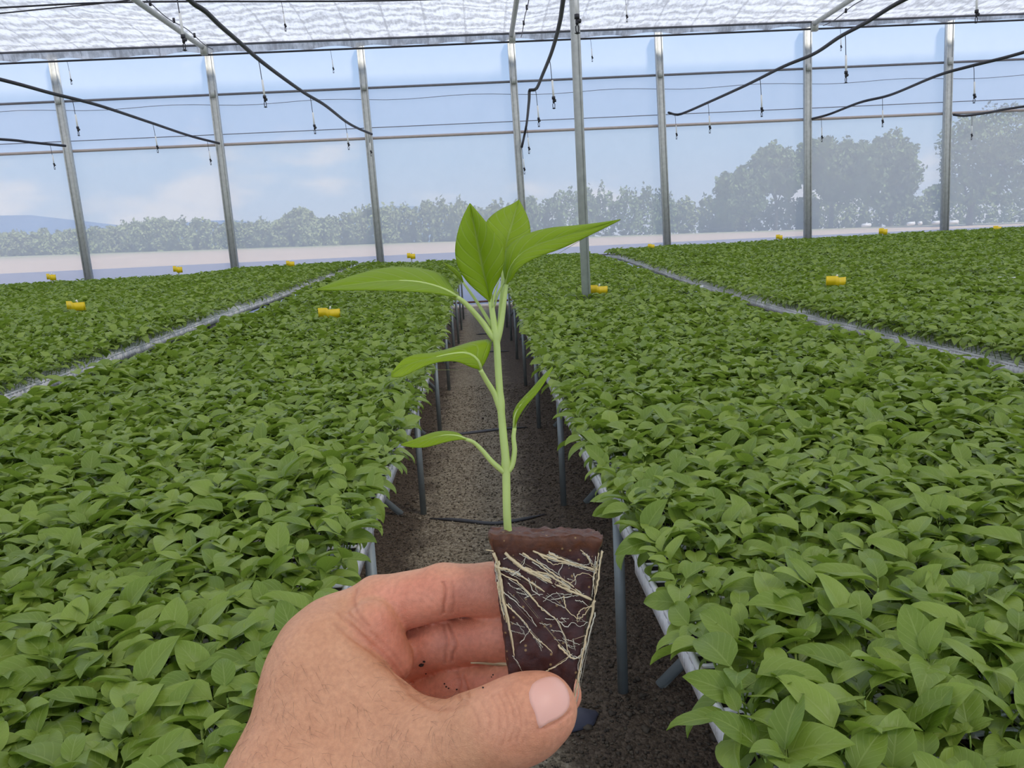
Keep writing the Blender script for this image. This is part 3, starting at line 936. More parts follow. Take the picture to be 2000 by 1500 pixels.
def tree(blobs_px, trunk_px, Y, label, group=None, nleaf=11000, mat='far_leaf', branches=True, name='tree'):
    """blobs in the picture's pixels placed at depth Y: (x, y, rx, ry)"""
    k = Y / F
    bl_ = [(onY(x, y, Y + rng.uniform(-1, 1) * .3 * rx * k), (rx * k, rx * k * .9, ry * k)) for x, y, rx, ry in blobs_px]
    tx, ty0, ty1, tw = trunk_px
    base = onY(tx, ty1, Y); base[2] = min(base[2], float(gz(base[0], Y))) - .1
    e = empty(name, base, label, 'tree', group)
    bl_ = [(c - base, r) for c, r in bl_]
    link('foliage', crown_mesh('foliage', bl_, nleaf, .20 * Y / 75, M[mat]), e)
    topw = onY(tx, ty0, Y) - base
    b = MB(); b.tube(crom([(0, 0, 0), topw * .5 + np.array([.1, 0, 0]), topw], 8), np.linspace(tw * k * .5, tw * k * .25, 8), 8)
    if branches:
        for c, r in bl_[:6]:
            st_ = topw * rng.uniform(.45, .9); b.tube(crom([st_, (st_ + c) / 2 + np.array([0, 0, .3]), c], 6), np.linspace(tw * k * .2, .03, 6), 6)
    b.obj('trunk', M['bark'], e, smooth=True)
    return e


YT = 75.
tree([(1440, 365, 36, 30), (1425, 400, 30, 28), (1462, 395, 30, 25)], (1450, 400, 450, 8), YT, 'roundish tree left of the tree row, lower than the others', 'big trees beyond the back wall')
tree([(1515, 330, 45, 38), (1490, 352, 32, 24), (1545, 340, 30, 28), (1500, 305, 25, 15), (1535, 368, 22, 12)], (1514, 372, 452, 9), YT + 2, 'open crowned tree beside the wall post, trunk showing', 'big trees beyond the back wall')
tree([(1625, 322, 55, 42), (1600, 300, 40, 24), (1660, 310, 38, 32), (1640, 365, 45, 30), (1612, 350, 30, 26)], (1622, 372, 450, 11), YT + 3, 'broad dark tree in the middle of the tree row', 'big trees beyond the back wall')
tree([(1735, 315, 48, 44), (1730, 290, 30, 20), (1760, 345, 35, 40), (1715, 360, 36, 38), (1748, 390, 30, 25)], (1738, 392, 448, 10), YT - 2, 'tall leafy tree at the right end of the tree row', 'big trees beyond the back wall')
tree([(1905, 290, 60, 58), (1960, 265, 70, 50), (1870, 320, 30, 60), (2010, 310, 60, 60), (1900, 365, 45, 35), (1960, 360, 60, 35), (2050, 380, 40, 40)], (1893, 375, 436, 13), YT - 12, 'largest tree at the right edge with a wide crown', None, 12000)
tree([(1830, 378, 22, 14), (1842, 390, 24, 18)], (1836, 392, 440, 6), YT + 10, 'small distant tree peeking left of the rightmost wall post', None, 2500)
tree([(580, 435, 36, 18), (585, 420, 22, 12), (560, 445, 30, 14)], (580, 445, 470, 5), YT, 'low spreading tree with spiky top left of the seedling', None, 4000, 'far_leaf2')


def scrub(x0, x1, tops, bottom, Y, label, mat, nl, name='scrub'):
    """one bush: several blobs filling from the ground to the silhouette"""
    bl_ = []
    xs = np.linspace(x0, x1, max(2, int((x1 - x0) / 26)))
    for x in xs:
        t = np.interp(x, [q[0] for q in tops], [q[1] for q in tops]); bt = np.interp(x, [0, 2000], bottom)
        h = (bt - t) / 2
        bl_.append((x + rng.uniform(-8, 8), t + h + rng.uniform(-2, 3), 22, h + 3))
    c0 = onY((x0 + x1) / 2, np.interp((x0 + x1) / 2, [0, 2000], bottom), Y); c0[2] = float(gz(c0[0], Y))
    k = Y / F
    bb = [(onY(x, y, Y + rng.uniform(-2, 2)) - c0, (rx * k, rx * k, ry * k)) for x, y, rx, ry in bl_]
    o = link(name, crown_mesh(name, bb, nl, .18 * Y / 75, M[mat])); o.location = c0
    tag(o, label, 'bush', 'scrub beyond the back wall')


lt = [(-200, 462), (0, 458), (60, 462), (180, 452), (300, 432), (380, 434), (480, 442), (640, 432), (700, 416), (760, 406), (830, 401), (950, 404), (1000, 398), (1050, 394), (1100, 380), (1200, 374), (1290, 376)]
segs = [(-120, 30, 'pale scrub at the left edge under the blue hill'), (30, 160, 'low pale scrub left of the leftmost wall post'), (170, 300, 'pale scrub right of the leftmost wall post'),
        (290, 450, 'rounded green scrub between the two leftmost wall posts'), (450, 560, 'scrub right of the second wall post from the left'), (550, 640, 'low scrub behind the spreading tree left of the seedling'), (620, 760, 'scrub around the post left of the seedling'),
        (760, 900, 'scrub behind the left edge of the held seedling'), (900, 1040, 'scrub behind the leaves of the held seedling')]
for i, (xa, xb, lab) in enumerate(segs):
    scrub(xa, xb, lt, (508, 448), YT + rng.uniform(-3, 5), lab, 'far_leaf2', 8000)
scrub(1040, 1150, lt, (508, 446), YT, 'tall bush left of the freestanding post', 'far_leaf', 5000)
scrub(1150, 1300, lt, (508, 446), YT + 2, 'tall bush between the freestanding post and its right neighbour', 'far_leaf', 6000)
rt = [(1300, 392), (1400, 386), (1450, 400), (1560, 385), (1650, 398), (1800, 388), (1850, 380), (2000, 385), (2200, 385)]
for xa, xb, lab in ((1305, 1420, 'low hedge left of the tree row'), (1420, 1570, 'hedge below the open crowned tree'), (1580, 1800, 'undergrowth beneath the broad trees'), (1800, 2100, 'undergrowth along the right edge under the largest tree')):
    scrub(xa, xb, rt, (500, 440), YT + 9, lab, 'far_leaf2', 5500)
# hills
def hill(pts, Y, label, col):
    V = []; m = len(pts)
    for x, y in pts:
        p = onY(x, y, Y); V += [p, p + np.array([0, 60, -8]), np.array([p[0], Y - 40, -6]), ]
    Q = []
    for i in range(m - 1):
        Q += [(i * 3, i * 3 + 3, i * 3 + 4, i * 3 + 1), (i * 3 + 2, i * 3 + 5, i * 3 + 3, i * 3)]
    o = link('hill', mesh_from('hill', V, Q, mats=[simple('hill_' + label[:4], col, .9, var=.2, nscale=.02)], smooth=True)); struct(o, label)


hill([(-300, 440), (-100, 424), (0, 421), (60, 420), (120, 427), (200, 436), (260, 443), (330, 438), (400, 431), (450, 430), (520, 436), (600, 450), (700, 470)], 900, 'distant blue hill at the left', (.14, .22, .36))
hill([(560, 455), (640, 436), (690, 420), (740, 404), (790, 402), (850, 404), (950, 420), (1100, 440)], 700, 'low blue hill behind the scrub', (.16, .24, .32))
# white bundles by the trees
for x, y, w, lab in ((1692, 440, 17, 'white roll lying on the ground below the broad tree'), (1779, 437, 14, 'small white roll between tree row and right wall post'), (1797, 436, 6, 'tiny white bag right of the small roll'), (1828, 435, 14, 'white roll just left of the rightmost wall post'), (1862, 434, 18, 'white roll just right of the rightmost wall post')):
    p = onY(x, y, 62); L = w / F * 62; b = MB(); b.tube([(-L / 2, 0, 0), (L / 2, 0, .02)], .14, 10)
    o = b.obj('white_roll', M['white'], smooth=True); o.location = p; tag(o, lab, 'roll', 'white rolls outside')
#HAND_BEGIN
# ------------------------------------------------------------------ the hand (distance field -> one continuous skin)
def rcone(p, a_, b_, r1, r2):
    a_ = np.asarray(a_, np.float32); b_ = np.asarray(b_, np.float32)
    ba = b_ - a_; l2 = float(ba @ ba); rr_ = r1 - r2; a2 = l2 - rr_ * rr_; il2 = 1.0 / l2
    pa = p - a_; y = pa @ ba; z_ = y - l2
    q = pa * l2 - y[..., None] * ba
    x2 = np.einsum('...i,...i', q, q); y2 = y * y * l2; z2 = z_ * z_ * l2
    k = math.copysign(1, rr_) * rr_ * rr_ * x2
    d = (np.sqrt(np.maximum(x2 * a2 * il2, 0)) + y * rr_) * il2 - r1
    d = np.where(np.sign(z_) * a2 * z2 > k, np.sqrt(np.maximum(x2 + z2, 0)) * il2 - r2, d)
    return np.where(np.sign(y) * a2 * y2 < k, np.sqrt(np.maximum(x2 + y2, 0)) * il2 - r1, d)


def smin(a_, b_, k):
    h = np.maximum(k - np.abs(a_ - b_), 0) / k
    return np.minimum(a_, b_) - h * h * k * .25


def C(x, y, d):
    return cpt(x, y, d)


def chain(p, pts, k=.003):
    d = None
    for (a0, r0), (a1, r1) in zip(pts[:-1], pts[1:]):
        q = rcone(p, C(*a0), C(*a1), r0 / 1000, r1 / 1000)
        d = q if d is None else smin(d, q, k)
    return d


INDEX = [((648, 1250, .292), 12.2), ((738, 1186, .291), 11.0), ((866, 1155, .287), 9.5), ((965, 1151, .285), 9.2), ((1060, 1168, .283), 8.0), ((1085, 1176, .282), 7.6)]
MIDDLE = [((690, 1300, .302), 12.0), ((800, 1273, .296), 9.7), ((868, 1256, .292), 9.1), ((985, 1243, .285), 8.8), ((1065, 1262, .281), 7.7)]
RING = [((745, 1385, .306), 11.0), ((835, 1362, .296), 9.3), ((893, 1345, .290), 8.7), ((1000, 1338, .281), 8.2), ((1085, 1352, .276), 7.5), ((1094, 1356, .2755), 7.3)]
LITTLE = [((790, 1465, .306), 9.5), ((880, 1440, .298), 7.8), ((960, 1420, .290), 7.2), ((1030, 1420, .284), 6.6), ((1060, 1424, .282), 6.2)]
THUMB = [((700, 1560, .258), 19.0), ((850, 1468, .246), 13.2), ((930, 1436, .240), 11.3), ((985, 1418, .2365), 11.3), ((1035, 1396, .235), 11.0), ((1058, 1384, .2348), 10.0)]


def hand_sdf(p):
    # the back of the hand, wrist and forearm
    body = rcone(p, C(582, 1580, .266), C(648, 1272, .286), .0255, .0140)
    body = smin(body, rcone(p, C(650, 1560, .270), C(745, 1330, .300), .026, .013), .012)
    body = smin(body, rcone(p, C(525, 1800, .250), C(605, 1560, .264), .0262, .0262), .012)
    body = smin(body, rcone(p, C(525, 1800, .250), C(350, 2250, .225), .0262, .033), .012)
    body = smin(body, rcone(p, C(620, 1800, .262), C(660, 1560, .272), .0250, .0260), .012)
    body = smin(body, rcone(p, C(612, 1258, .288), C(650, 1236, .290), .0098, .0118), .006)
    idx = chain(p, INDEX); mid_ = chain(p, MIDDLE); rng_ = chain(p, RING); lit = chain(p, LITTLE)
    th = chain(p, THUMB, .006)
    pad = rcone(p, C(728, 1222, .2795), C(764, 1292, .2815), .0098, .0080)
    d = smin(body, idx, .009)
    d = smin(d, smin(mid_, smin(rng_, lit, .0008), .0008), .0010)
    d = smin(d, pad, .0013)
    # web fold between index and thumb, in front of the palm
    web = rcone(p, C(640, 1270, .276), C(772, 1394, .258), .0082, .0082)
    web = smin(web, rcone(p, C(772, 1394, .258), C(850, 1458, .247), .0082, .0100), .005)
    web = smin(web, rcone(p, C(610, 1330, .276), C(740, 1480, .260), .0150, .0150), .014)
    tb_ = smin(th, web, .007)
    nearbody = smin(tb_, body, .016)
    d = smin(d, nearbody, .0016)
    return d


def surface_nets(fn, lo, hi, h):
    lo = np.array(lo); nxyz = np.ceil((np.array(hi) - lo) / h).astype(int) + 1
    xs = [lo[i] + h * np.arange(nxyz[i]) for i in range(3)]
    vol = np.empty(nxyz, np.float32)
    for i in range(nxyz[0]):
        Yg, Zg = np.meshgrid(xs[1], xs[2], indexing='ij')
        p = np.stack([np.full_like(Yg, xs[0][i]), Yg, Zg], -1).astype(np.float32)
        vol[i] = fn(p)
    ins = vol < 0
    cell = np.zeros(np.array(nxyz) - 1, np.int8)
    for dx in (0, 1):
        for dy in (0, 1):
            for dz in (0, 1):
                cell += ins[dx:nxyz[0] - 1 + dx, dy:nxyz[1] - 1 + dy, dz:nxyz[2] - 1 + dz]
    act = (cell > 0) & (cell < 8)
    idx = np.full(cell.shape, -1, np.int64); ci = np.argwhere(act); idx[tuple(ci.T)] = np.arange(len(ci))
    acc_ = np.zeros((len(ci), 3)); cnt = np.zeros(len(ci))
    cor = [(x, y, z) for x in (0, 1) for y in (0, 1) for z in (0, 1)]
    vals = {c: vol[ci[:, 0] + c[0], ci[:, 1] + c[1], ci[:, 2] + c[2]] for c in cor}
    for i_, ca in enumerate(cor):
        for cb in cor[i_ + 1:]:
            if sum(abs(ca[k] - cb[k]) for k in range(3)) != 1:
                continue
            va, vb = vals[ca], vals[cb]; m = (va < 0) != (vb < 0)
            t = np.where(m, va / np.where(m, va - vb, 1), 0)
            pt = np.array(ca) + t[:, None] * (np.array(cb) - np.array(ca))
            acc_[m] += pt[m]; cnt[m] += 1
    V = lo + h * (ci + acc_ / cnt[:, None])
    Q = []
    for ax in range(3):
        sl0 = [slice(1, -1)] * 3; sl0[ax] = slice(0, -1)
        A0 = ins[tuple(slice(1, nxyz[k] - 1) if k != ax else slice(0, nxyz[k] - 1) for k in range(3))]
        A1 = ins[tuple(slice(1, nxyz[k] - 1) if k != ax else slice(1, nxyz[k]) for k in range(3))]
        e_ = np.argwhere(A0 != A1); sgn = A0[tuple(e_.T)]
        g_ = e_.copy()
        for k in range(3):
            if k != ax:
                g_[:, k] += 1
        b1, b2 = [(1, 2), (2, 0), (0, 1)][ax]
        def at(o1, o2):
            q = g_.copy(); q[:, b1] -= o1; q[:, b2] -= o2
            return idx[tuple(q.T)]
        q = np.stack([at(0, 0), at(1, 0), at(1, 1), at(0, 1)], 1)
        q[~sgn] = q[~sgn][:, ::-1]
        Q.append(q)
    return V, np.concatenate(Q)


def seg_dist(px, poly):
    d = np.full(len(px), 1e9); 
    poly = crom(np.array(poly, float), max(8, len(poly) * 4))
    for a_, b_ in zip(poly[:-1], poly[1:]):
        ba = b_ - a_; t = np.clip(((px - a_) @ ba) / (ba @ ba), 0, 1)
        d = np.minimum(d, np.linalg.norm(px - (a_ + t[:, None] * ba), axis=1))
    return d


def z1(*pts):
    return [(440 + x / 2.5, 1000 + y / 2.5) for x, y in pts]


def z2(*pts):
    return [(640 + x / 4.6875, 1080 + y / 4.6875) for x, y in pts]


CREASES = [  # polyline, depth mm, width px, depth limit
    (z2((1022, 160), (1040, 230), (1075, 300), (1082, 380), (1065, 500), (1062, 590)), .75, 3.0, .2786, 0),
    (z2((1140, 250), (1160, 400), (1160, 480), (1140, 560)), .35, 3.0, .2786, 0),
    (z2((1060, 640), (1080, 720), (1095, 820), (1080, 900), (1075, 1000)), .5, 3.0, 9, 0),
    (z2((1110, 640), (1150, 760), (1180, 850), (1150, 920), (1140, 990)), .6, 3.0, 9, 0),
    (z2((1190, 1080), (1215, 1180), (1200, 1280), (1215, 1340)), .5, 2.8, 9, 0),
    (z2((1240, 1120), (1270, 1220), (1290, 1310)), .5, 2.8, 9, 0),
    (z2((110, 560), (270, 720), (420, 860), (560, 980), (660, 1110), (735, 1225)), .45, 4.5, .278, 0),
    (z2((190, 560), (330, 680), (480, 800), (620, 950), (700, 1080), (760, 1200)), .35, 4.0, .278, 0),
    (z2((60, 640), (250, 800), (430, 930), (600, 1090), (700, 1220)), .35, 4.0, .278, 0),
    (z1((640, 380), (625, 430), (650, 500), (700, 560)), .5, 4.0, 9, 0),
    (z1((1395, 880), (1430, 960), (1440, 1040), (1420, 1120)), .35, 2.2, 9, 0),
    (z1((1365, 880), (1400, 960), (1408, 1050), (1385, 1130)), .3, 2.0, 9, 0),
    (z1((1335, 890), (1368, 970), (1372, 1060), (1350, 1140)), .3, 2.0, 9, 0),
    (z1((1300, 900), (1335, 980), (1335, 1070), (1310, 1150)), .25, 2.0, 9, 0),
    (z1((1420, 900), (1462, 980), (1470, 1060), (1450, 1130)), .25, 2.0, 9, 0),
    (z1((1250, 930), (1290, 1010), (1280, 1100)), .2, 2.4, 9, 0),
    (z1((1200, 950), (1235, 1030), (1225, 1130)), .2, 2.6, 9, 0),
    (z1((900, 880), (1000, 950), (1100, 960), (1180, 930)), .35, 5.0, 9, 0),
    (z1((1525, 1062), (1580, 1045), (1640, 1015), (1690, 970)), .5, 2.4, 9, 0),
]
for k in range(9):      # fine skin lines over the back of the hand
    x0_, y0_ = 520 + 30 * k, 1240 + 22 * k
    CREASES.append(([(x0_, y0_), (x0_ + 22 + 4 * k, y0_ + 50), (x0_ + 30 + 3 * k, y0_ + 105)], .10, 2.6, .279, 0))

hv, hq = surface_nets(hand_sdf, (-.118, .055, .212), (.032, .268, .322), .0011)
hm = mesh_from('skin_base', hv, hq, smooth=True)
ho = D.objects.new('skin_base', hm); COL.objects.link(ho)
md = ho.modifiers.new('s', 'SUBSURF'); md.levels = 1; md.render_levels = 1
dg = bpy.context.evaluated_depsgraph_get(); dg.update()
ev = ho.evaluated_get(dg); em = ev.to_mesh()
nv = len(em.vertices); hv = np.empty(nv * 3, np.float32); em.vertices.foreach_get('co', hv); hv = hv.reshape(-1, 3).astype(float)
hq = np.empty(len(em.loops), np.int32); em.loops.foreach_get('vertex_index', hq); hq = hq.reshape(-1, 4)
ev.to_mesh_clear(); D.objects.remove(ho); D.meshes.remove(hm)


def sdf_grad(p, e_=.0006):
    p = p.astype(np.float32); g_ = []
    for k in range(3):
        o = np.zeros(3, np.float32); o[k] = e_
        g_.append(hand_sdf(p + o) - hand_sdf(p - o))
    g_ = np.stack(g_, -1); return g_ / (np.linalg.norm(g_, axis=-1, keepdims=True) + 1e-9)


hn = sdf_grad(hv)
hpx = np.stack([1000 + F * hv[:, 0] / hv[:, 2], 750 + F * hv[:, 1] / hv[:, 2]], 1)
front = hn[:, 2] < .25
crease = np.zeros(nv); disp = np.zeros(nv)
for poly, dep, wd, dlim, dmin in CREASES:
    bb = np.array(poly); m = front & (hpx[:, 0] > bb[:, 0].min() - 25) & (hpx[:, 0] < bb[:, 0].max() + 25) & (hpx[:, 1] > bb[:, 1].min() - 25) & (hpx[:, 1] < bb[:, 1].max() + 25) & (hv[:, 2] < dlim)
    ii = np.nonzero(m)[0]
    if not len(ii):
        continue
    q = np.exp(-(seg_dist(hpx[ii], poly) / wd) ** 2)
    disp[ii] -= q * dep / 1000; crease[ii] = np.maximum(crease[ii], q * min(1, dep / .7))
# tendons and soft unevenness
un = np.array([noise.noise(Vector((q[0] * 110, q[1] * 110, q[2] * 110))) for q in hv])
disp += un * .00035
# skin zones: palm side of fingers and pad are pinker
dp = hv.astype(np.float32)
dfing = np.minimum(np.minimum(chain(dp, INDEX[1:]), chain(dp, MIDDLE)), np.minimum(chain(dp, RING), chain(dp, LITTLE)))
dfing = np.minimum(dfing, rcone(dp, C(728, 1222, .2795), C(764, 1292, .2815), .0098, .0080))
palm = np.clip(1 - (dfing - .0003) / .004, 0, 1) * np.clip(.62 - hn[:, 2] * .9 + hn[:, 1] * .5, 0, 1) * np.clip((hpx[:, 0] - 660) / 90, 0, 1)
dth = rcone(dp, C(1015, 1405, .236), C(1062, 1384, .2348), .011, .010)
palm = np.maximum(palm, np.clip(1 - (dth - .0005) / .006, 0, 1) * .55)
palm = np.maximum(palm, np.clip((hn[:, 1] - .35) * 1.6, 0, .7) * (hpx[:, 1] > 1380) * (hpx[:, 0] > 900))
hv2 = hv + hn * disp[:, None]
hw_ = c2w(hv2)
hand_origin = P(620, 1500, .262)
hand_me = mesh_from('hand_skin', hw_ - hand_origin, hq, smooth=True)
for nm, val in (('palm', palm), ('crease', crease)):
    at = hand_me.attributes.new(nm, 'FLOAT', 'POINT'); at.data.foreach_set('value', val.astype(np.float32))


def skin_mat():
    t = NT('skin')
    g = t.n('TexCoord').outputs['Object']
    pa = t.n('Attribute', attribute_name='palm').outputs['Fac']; cr = t.n('Attribute', attribute_name='crease').outputs['Fac']
    n1 = t.noise(90., 4, g); n2 = t.noise(600., 3, g); n3 = t.noise(28., 3, g)
    dors = t.mix(t.math('ADD', t.math('MULTIPLY', n1, .6), t.math('MULTIPLY', n3, .4)), rgb(196, 132, 92), rgb(236, 178, 136))
    pal = t.mix(n1, rgb(222, 130, 98), rgb(242, 170, 138))
    c = t.mix(pa, dors, pal)
    c = t.mix(t.n('MapRange', {0: n2, 1: .35, 2: .7, 3: .0, 4: .24}).outputs[0], c, rgb(150, 92, 66))
    c = t.mix(t.math('MULTIPLY', cr, .40), c, rgb(160, 84, 60))
    v = t.n('TexVoronoi', {'Vector': g, 'Scale': 1300.}, feature='DISTANCE_TO_EDGE').outputs[0]
    h = t.math('ADD', t.math('MULTIPLY', v, .6), n2)
    bp = t.n('Bump', {'Strength': .42, 'Distance': .0005, 'Height': h}).outputs[0]
    p = t.n('BsdfPrincipled', {'Base Color': c, 'Roughness': .48, 'Normal': bp, 'Subsurface Weight': .12, 'Subsurface Radius': (.006, .002, .001), 'Subsurface Scale': .5, 'Specular IOR Level': .4})
    return t.fin(p.outputs[0])


M['skin'] = skin_mat()
hand_me.materials.append(M['skin'])
person = link('person_hand', hand_me); person.location = hand_origin
tag(person, 'bare left hand and wrist of a person, holding a seedling plug between thumb and fingers', 'person')


def skin_hit(x, y, d0=.20):
    r = np.array([(x - 1000) / F, (y - 750) / F, 1.0]); r_n = r / np.linalg.norm(r)
    p = r * d0
    for _ in range(80):
        d = float(hand_sdf(np.array([p], np.float32))[0])
        if d < .00005:
            break
        p = p + r_n * d * .9
        if p[2] > .33:
            return None
    return p


# thumb nail
out = crom(z1((1478, 880), (1500, 832), (1555, 802), (1615, 800), (1660, 838), (1684, 895), (1682, 955), (1640, 1005), (1580, 1035), (1530, 1058), (1508, 985), (1484, 925), (1478, 880)), 48)[:-1]
cen = out.mean(0); V = []; rings = 9
for k in range(rings + 1):
    s_ = k / rings
    for o in out:
        q = cen + (o - cen) * s_; h_ = skin_hit(*q)
        if h_ is None:
            h_ = V[-1]
            V.append(h_.copy()); continue
        nn = sdf_grad(np.array([h_]))[0]
        lift = .00055 if k < rings else -.0004
        V.append(h_ + nn * lift)
m = len(out); V = np.array(V)
Q = [(k * m + j, k * m + (j + 1) % m, (k + 1) * m + (j + 1) % m, (k + 1) * m + j) for k in range(rings) for j in range(m)]
t = NT('nail'); g = t.n('TexCoord').outputs['Object']
c = t.mix(t.noise(60., 2, g), rgb(228, 164, 140), rgb(242, 190, 170))
M['nail'] = t.fin(t.n('BsdfPrincipled', {'Base Color': c, 'Roughness': .42, 'Subsurface Weight': .1, 'Subsurface Scale': .003, 'Specular IOR Level': .5}).outputs[0])
nl_ = link('thumbnail', mesh_from('thumbnail', c2w(V) - hand_origin, Q, mats=[M['nail']], smooth=True), person)
nl_['label'] = 'pale pink thumb nail'

# fine dark hairs on the back of the hand
dors_ix = np.nonzero(front & (palm < .1) & (hpx[:, 0] > 450) & (hpx[:, 0] < 900) & (hpx[:, 1] > 1290) & (hpx[:, 1] < 1700) & (hv[:, 2] < .28))[0]
b = MB()
for i in rng.choice(dors_ix, 420, replace=False):
    p0 = hv2[i]; nn = hn[i]; di = np.array([.45 + rng.normal(0, .35), .55 + rng.normal(0, .35), 0]); di -= nn * (di @ nn); di /= np.linalg.norm(di)
    L = rng.uniform(.0025, .006); w1 = p0 + di * L * .5 + nn * L * .18; w2 = p0 + di * L + nn * L * .10 + np.array([0, rng.normal(0, .0006), 0])
    b.tube(c2w(np.array([p0, w1, w2])) - hand_origin, [.000032, .000026, .000012], 3, cap=False)
M['hair'] = simple('dark_hair', (.16, .09, .055), .6)
hh = b.obj('arm_hair', M['hair'], person); hh['kind'] = 'stuff'; hh['label'] = 'fine dark hair on the back of the hand'

# gold ring, only its edge glints out behind the web of the thumb
ax = C(893, 1345, .290) - C(790, 1374, .301); ax /= np.linalg.norm(ax); c0 = C(824, 1364, .2972)
u_ = np.cross(ax, [0, 0, 1.]); u_ /= np.linalg.norm(u_); v_ = np.cross(ax, u_)
ringp = np.array([c0 + .0099 * (math.cos(t_) * u_ + math.sin(t_) * v_) for t_ in np.linspace(0, 2 * math.pi, 49)])
b = MB(); b.tube(c2w(ringp), .0011, 8, cap=False); o = b.obj('finger_ring', M['gold'], smooth=True, origin=c2w(c0)); tag(o, 'gold ring on the ring finger, glinting behind the thumb web', 'ring')
# soil specks on the skin
def crumb(x, y, r, label):
    h_ = skin_hit(x, y)
    if h_ is None:
        return
    V_ = ico * (1 + rng.normal(0, .25, (12, 1))) * r * np.array([1, 1.3, .6]); T_ = icf
    o = link('soil_crumb', mesh_from('soil_crumb', V_, None, T_, mats=[M['medium']])); o.location = c2w(h_); tag(o, label, 'soil', 'soil specks on the fingers')


crumb(823, 1299, .0010, 'largest dark soil crumb stuck on the middle finger')
crumb(828, 1292, .0006, 'small dark soil crumb beside the largest one on the middle finger')
for x, y, r in ((868, 1335, .00035), (871, 1341, .0003), (876, 1344, .00035), (892, 1346, .0004), (960, 1322, .0003), (963, 1318, .0003), (944, 1343, .00035), (832, 1316, .0003)):
    crumb(x, y, r, 'tiny soil speck on the folded ring finger')

# ------------------------------------------------------------------ held seedling with its plug
plugc = P(1067, 1200, .262)
seedling = empty('held_seedling', P(1062, 1398, .256), 'tall young pepper seedling with square root plug held up by the hand', 'seedling')
SO = np.array(seedling.location)
ft = [(958, 1048, .2445), (1177, 1052, .2445), (1003, 1402, .2448), (1114, 1397, .2448)]
TLc, TRc, BLc, BRc = [C(*q) for q in ft]
def backof(p, th):
    q = p.copy(); q[2] += th; return q
cxm = (TLc + TRc) / 2; cxb = (BLc + BRc) / 2
TLb, TRb = backof(TLc, .033) + np.array([0, .0035, 0]), backof(TRc, .033) + np.array([0, .0035, 0])
BLb, BRb = backof(BLc, .018) + np.array([0, .003, 0]), backof(BRc, .018) + np.array([0, .003, 0])


def tri_map(u, v, w):
    top_ = (TLc * (1 - u) + TRc * u) * (1 - w) + (TLb * (1 - u) + TRb * u) * w
    bot_ = (BLc * (1 - u) + BRc * u) * (1 - w) + (BLb * (1 - u) + BRb * u) * w
    return top_ * (1 - v) + bot_ * v


V, Q, off = [], [], 0
Nn = 46
vid = {}
def vkey(i, j, k):
    key_ = (i, j, k)
    if key_ not in vid:
        vid[key_] = len(V)
        u, v, w_ = i / Nn, j / Nn, k / Nn
        # rounded corners
        cu, cw = (u - .5) * 2, (w_ - .5) * 2
        rr0 = 1 - .045 * (abs(cu) ** 6) * (abs(cw) ** 6)
        u, w_ = .5 + cu * rr0 / 2, .5 + cw * rr0 / 2
        p = tri_map(u, v, w_)
        cpl = tri_map(.5, v, .5); dr = p - cpl; dr /= np.linalg.norm(dr)
        q = Vector(p * 300)
        nzz = noise.noise(q) * .0007 + noise.noise(q * 3.1) * .0004
        lip = .0009 * math.exp(-((v - .02) / .05) ** 2)
        if j == 0:
            p = p + np.array([0, -1., 0]) * (noise.noise(q * 1.3) * .0012 + .0004)
        V.append(p + dr * (nzz + lip))
    return vid[key_]


for A_ in range(Nn):
    for B_ in range(Nn):
        for fixed, axis_ in ((0, 0), (Nn, 0), (0, 1), (Nn, 1), (0, 2), (Nn, 2)):
            qd = []
            for (da, db) in ((0, 0), (1, 0), (1, 1), (0, 1)):
                idx_ = [A_ + da, B_ + db]; idx_.insert(axis_, fixed); qd.append(vkey(*idx_))
            if (fixed == 0) == (axis_ != 1):
                qd = qd[::-1]
            Q.append(qd)
vtt = np.array([k_[1] / Nn for k_ in vid])
t = NT('plug_soil'); g = t.n('TexCoord').outputs['Object']
at = t.n('Attribute', attribute_name='tint').outputs['Fac']
n1 = t.noise(420., 4, g, .6); n2 = t.noise(120., 3, g)
side = t.mix(n1, rgb(24, 12, 16), rgb(74, 40, 36)); side = t.mix(n2, side, t.mix(n1, rgb(36, 18, 20), rgb(92, 50, 38)))
topc = t.mix(n1, rgb(36, 18, 12), rgb(118, 68, 36))
c = t.mix(t.n('MapRange', {0: t.math('ADD', at, t.math('MULTIPLY', n2, .04)), 1: .05, 2: .13, 3: 1., 4: 0.}).outputs[0], side, topc)
sp_ = t.n('TexVoronoi', {'Vector': g, 'Scale': 330.}).outputs['Distance']
c = t.mix(t.n('MapRange', {0: sp_, 1: .10, 2: .16, 3: .6, 4: 0.}).outputs[0], c, rgb(170, 140, 90))
bp = t.n('Bump', {'Strength': .5, 'Distance': .0006, 'Height': n1}).outputs[0]
M['plug'] = t.fin(t.n('BsdfPrincipled', {'Base Color': c, 'Roughness': .5, 'Normal': bp, 'Specular IOR Level': .4}).outputs[0])
link('root_plug', mesh_from('root_plug', c2w(np.array(V)) - SO, Q, mats=[M['plug']], tint=vtt, smooth=True), seedling)

